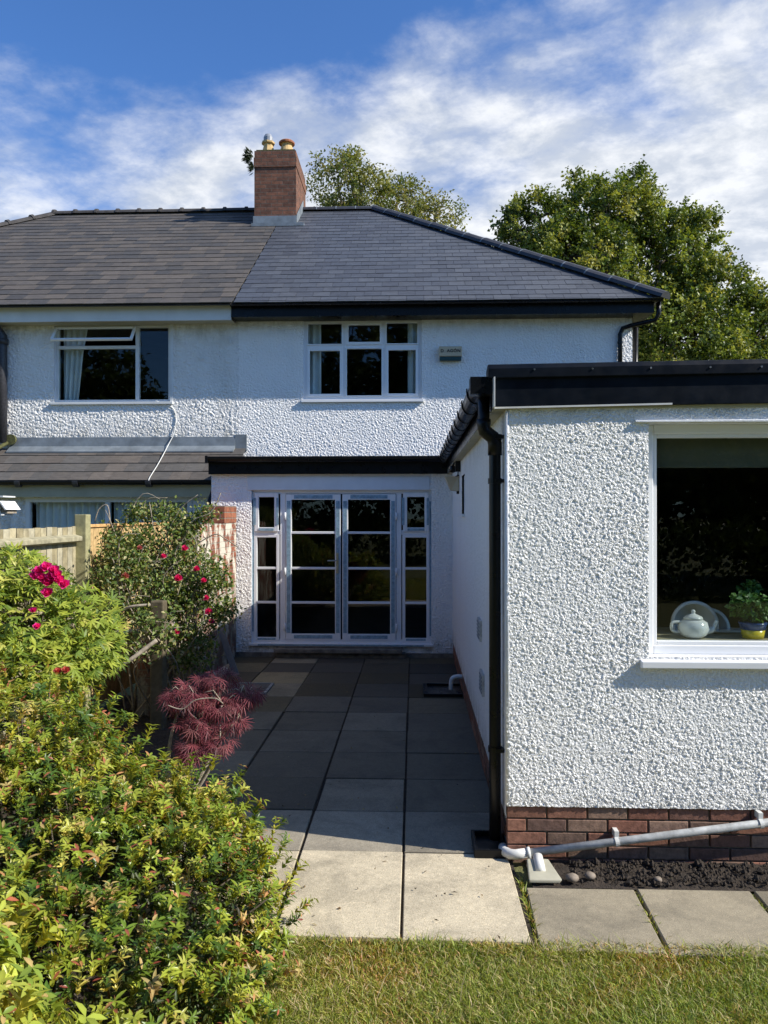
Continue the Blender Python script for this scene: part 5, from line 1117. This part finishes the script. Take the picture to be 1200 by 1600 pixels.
# ------------------------------------------------------------------ grass
def grass(name, n, xr, yr, hmin, hmax, keep=None, dens=None, cols=None, wd=.0032):
    x = rng.uniform(*xr, n); y = rng.uniform(*yr, n)
    patch = np.sin(x*5.1+np.sin(y*7))*np.sin(y*6.3+np.sin(x*4.2))+rng.normal(0, .6, n)
    ok = patch > -1.2
    if keep is not None: ok &= keep(x, y)
    x, y, patch = x[ok], y[ok], patch[ok]; n = len(x)
    h = (hmin+(hmax-hmin)*rng.random(n)**1.6)*(1+.25*np.clip(patch, -1, 1)); a = rng.uniform(0, 2*math.pi, n); lean = h*(.3+1.1*rng.random(n)); az_ = rng.uniform(0, 2*math.pi, n)
    base = np.stack([x, y, np.full(n, -.03)], -1); d = np.stack([np.cos(az_), np.sin(az_), np.zeros(n)], -1); s_ = np.stack([np.cos(a), np.sin(a), np.zeros(n)], -1)*wd
    mid = base+d*(lean*.35)[:, None]+np.array([0, 0, 1])*(h*.6)[:, None]; tip = base+d*lean[:, None]+np.array([0, 0, 1])*(h*.92)[:, None]
    V = np.stack([base-s_, base+s_, mid+s_*.8, mid-s_*.8, tip], 1).reshape(-1, 3); T = (np.arange(n)[:, None]*5+np.array([[0, 1, 2, 0, 2, 3, 3, 2, 4]])).reshape(-1, 3)
    c = palette(n, [(.24, .31, .045), (.35, .40, .065), (.14, .20, .03), (.54, .46, .20), (.62, .52, .28)], [3.6, 3.8, 2.2, 1.7, 1.1]); big = np.sin(x*2.3+1.1*np.sin(y*3.1+.7))*np.sin(y*3.7+.9*np.sin(x*2.9)); c = c*(1+np.clip(big, -.6, .9)[:, None]*np.array([[.16, .06, .15]])); c[patch < -.4] *= np.array([1.25, .9, .9])
    c = c*(1+rng.normal(0, .12, (n, 1)))
    return V, T, np.repeat(np.clip(c, .01, 1), 5, 0)
edge = lambda x: 3.455+.03*np.sin(x*9)+.02*np.sin(x*23)+np.where(x < .56, .02, -.02)
p1_ = grass('g', 290000, (-1.2, 2.6), (2.3, 3.56), .012, .044, lambda x, y: y < edge(x)+rng.normal(0, .012, len(x)), wd=.0021)
p2_ = grass('g', 42000, (-4, 5), (-2, 2.05), .03, .06, wd=.006)
# tufts leaning over the slab edge
p3_ = grass('g', 9000, (-1.3, 3.0), (3.39, 3.50), .03, .065, wd=.0024)
p4_ = grass('g', 420, (-.9, 2.6), (2.4, 3.48), .05, .13, wd=.0016); p4_[2][:] = np.array([.45, .38, .22])
V, T, Cc = merge([p1_, p2_, p3_, p4_]); tag(np_mesh('grass', V, T, Cc, 'grass'), 'short patchy green lawn grass in front of the paving', 'grass', kind='stuff')
# weeds in slab joints
jp = []
for (x0_, x1_, y0_, y1_, n_) in ((.555, .575, 3.5, 4.1, 160), (1.12, 1.145, 3.46, 4.0, 60), (-.665, -.64, 3.5, 4.2, 60), (1.70, 1.735, 3.46, 4.0, 60), (2.0, 2.3, 3.36, 3.46, 260)):
    jp.append(grass('g', n_, (x0_, x1_), (y0_, y1_), .03, .05))
V, T, Cc = merge(jp); tag(np_mesh('joint_weeds', V, T, Cc, 'grass'), 'thin green weeds growing in the open joints of the slabs', 'weeds', kind='stuff')
# fallen leaves and grit on the paving
nl = 150; lx = rng.uniform(-1.3, .5, nl); ly = 3.5+6.6*rng.random(nl)**1.3; B_ = np.stack([lx, ly, np.full(nl, .006)], -1)
dd_ = rand_dir(nl); dd_[:, 2] = np.abs(dd_[:, 2])*.15
V, T, Cc = leaf_far(B_, dd_, np.tile([0, 0, 1.], (nl, 1))+rng.normal(0, .2, (nl, 3)), .012+.03*rng.random(nl)**3, .008+.012*rng.random(nl)**3, palette(nl, [(.20, .13, .06), (.10, .08, .05), (.30, .24, .10), (.06, .05, .04)], [2, 3, 1, 3])); tag(np_mesh('leaf_litter', V, T, Cc, 'leaf'), 'bits of dry leaf and grit scattered on the patio slabs', 'leaf litter', kind='stuff')
# crumbs of earth on the soil strip
b = MB(); cr = []
for k in range(900):
    x_, y_ = random.uniform(.85, 3.2), random.uniform(4.06, 4.33); r_ = random.uniform(.004, .016)*(1 if random.random() < .8 else 1.5)
    vs = [Vector(v)*r_*random.uniform(.7, 1.2)+Vector((x_, y_, .004)) for v in ((1, 0, 0), (-1, 0, 0), (0, 1, 0), (0, -1, 0), (0, 0, 1), (0, 0, -1))]
    b.add(vs, [(0, 2, 4), (2, 1, 4), (1, 3, 4), (3, 0, 4), (2, 0, 5), (1, 2, 5), (3, 1, 5), (0, 3, 5)])
tag(b.build('soil_crumbs', 'soil'), 'loose dark clods of earth along the brick plinth', 'soil', kind='stuff')
print('objects', len(bpy.data.objects), 'verts', sum(len(o.data.vertices) for o in bpy.data.objects if o.type == 'MESH'))
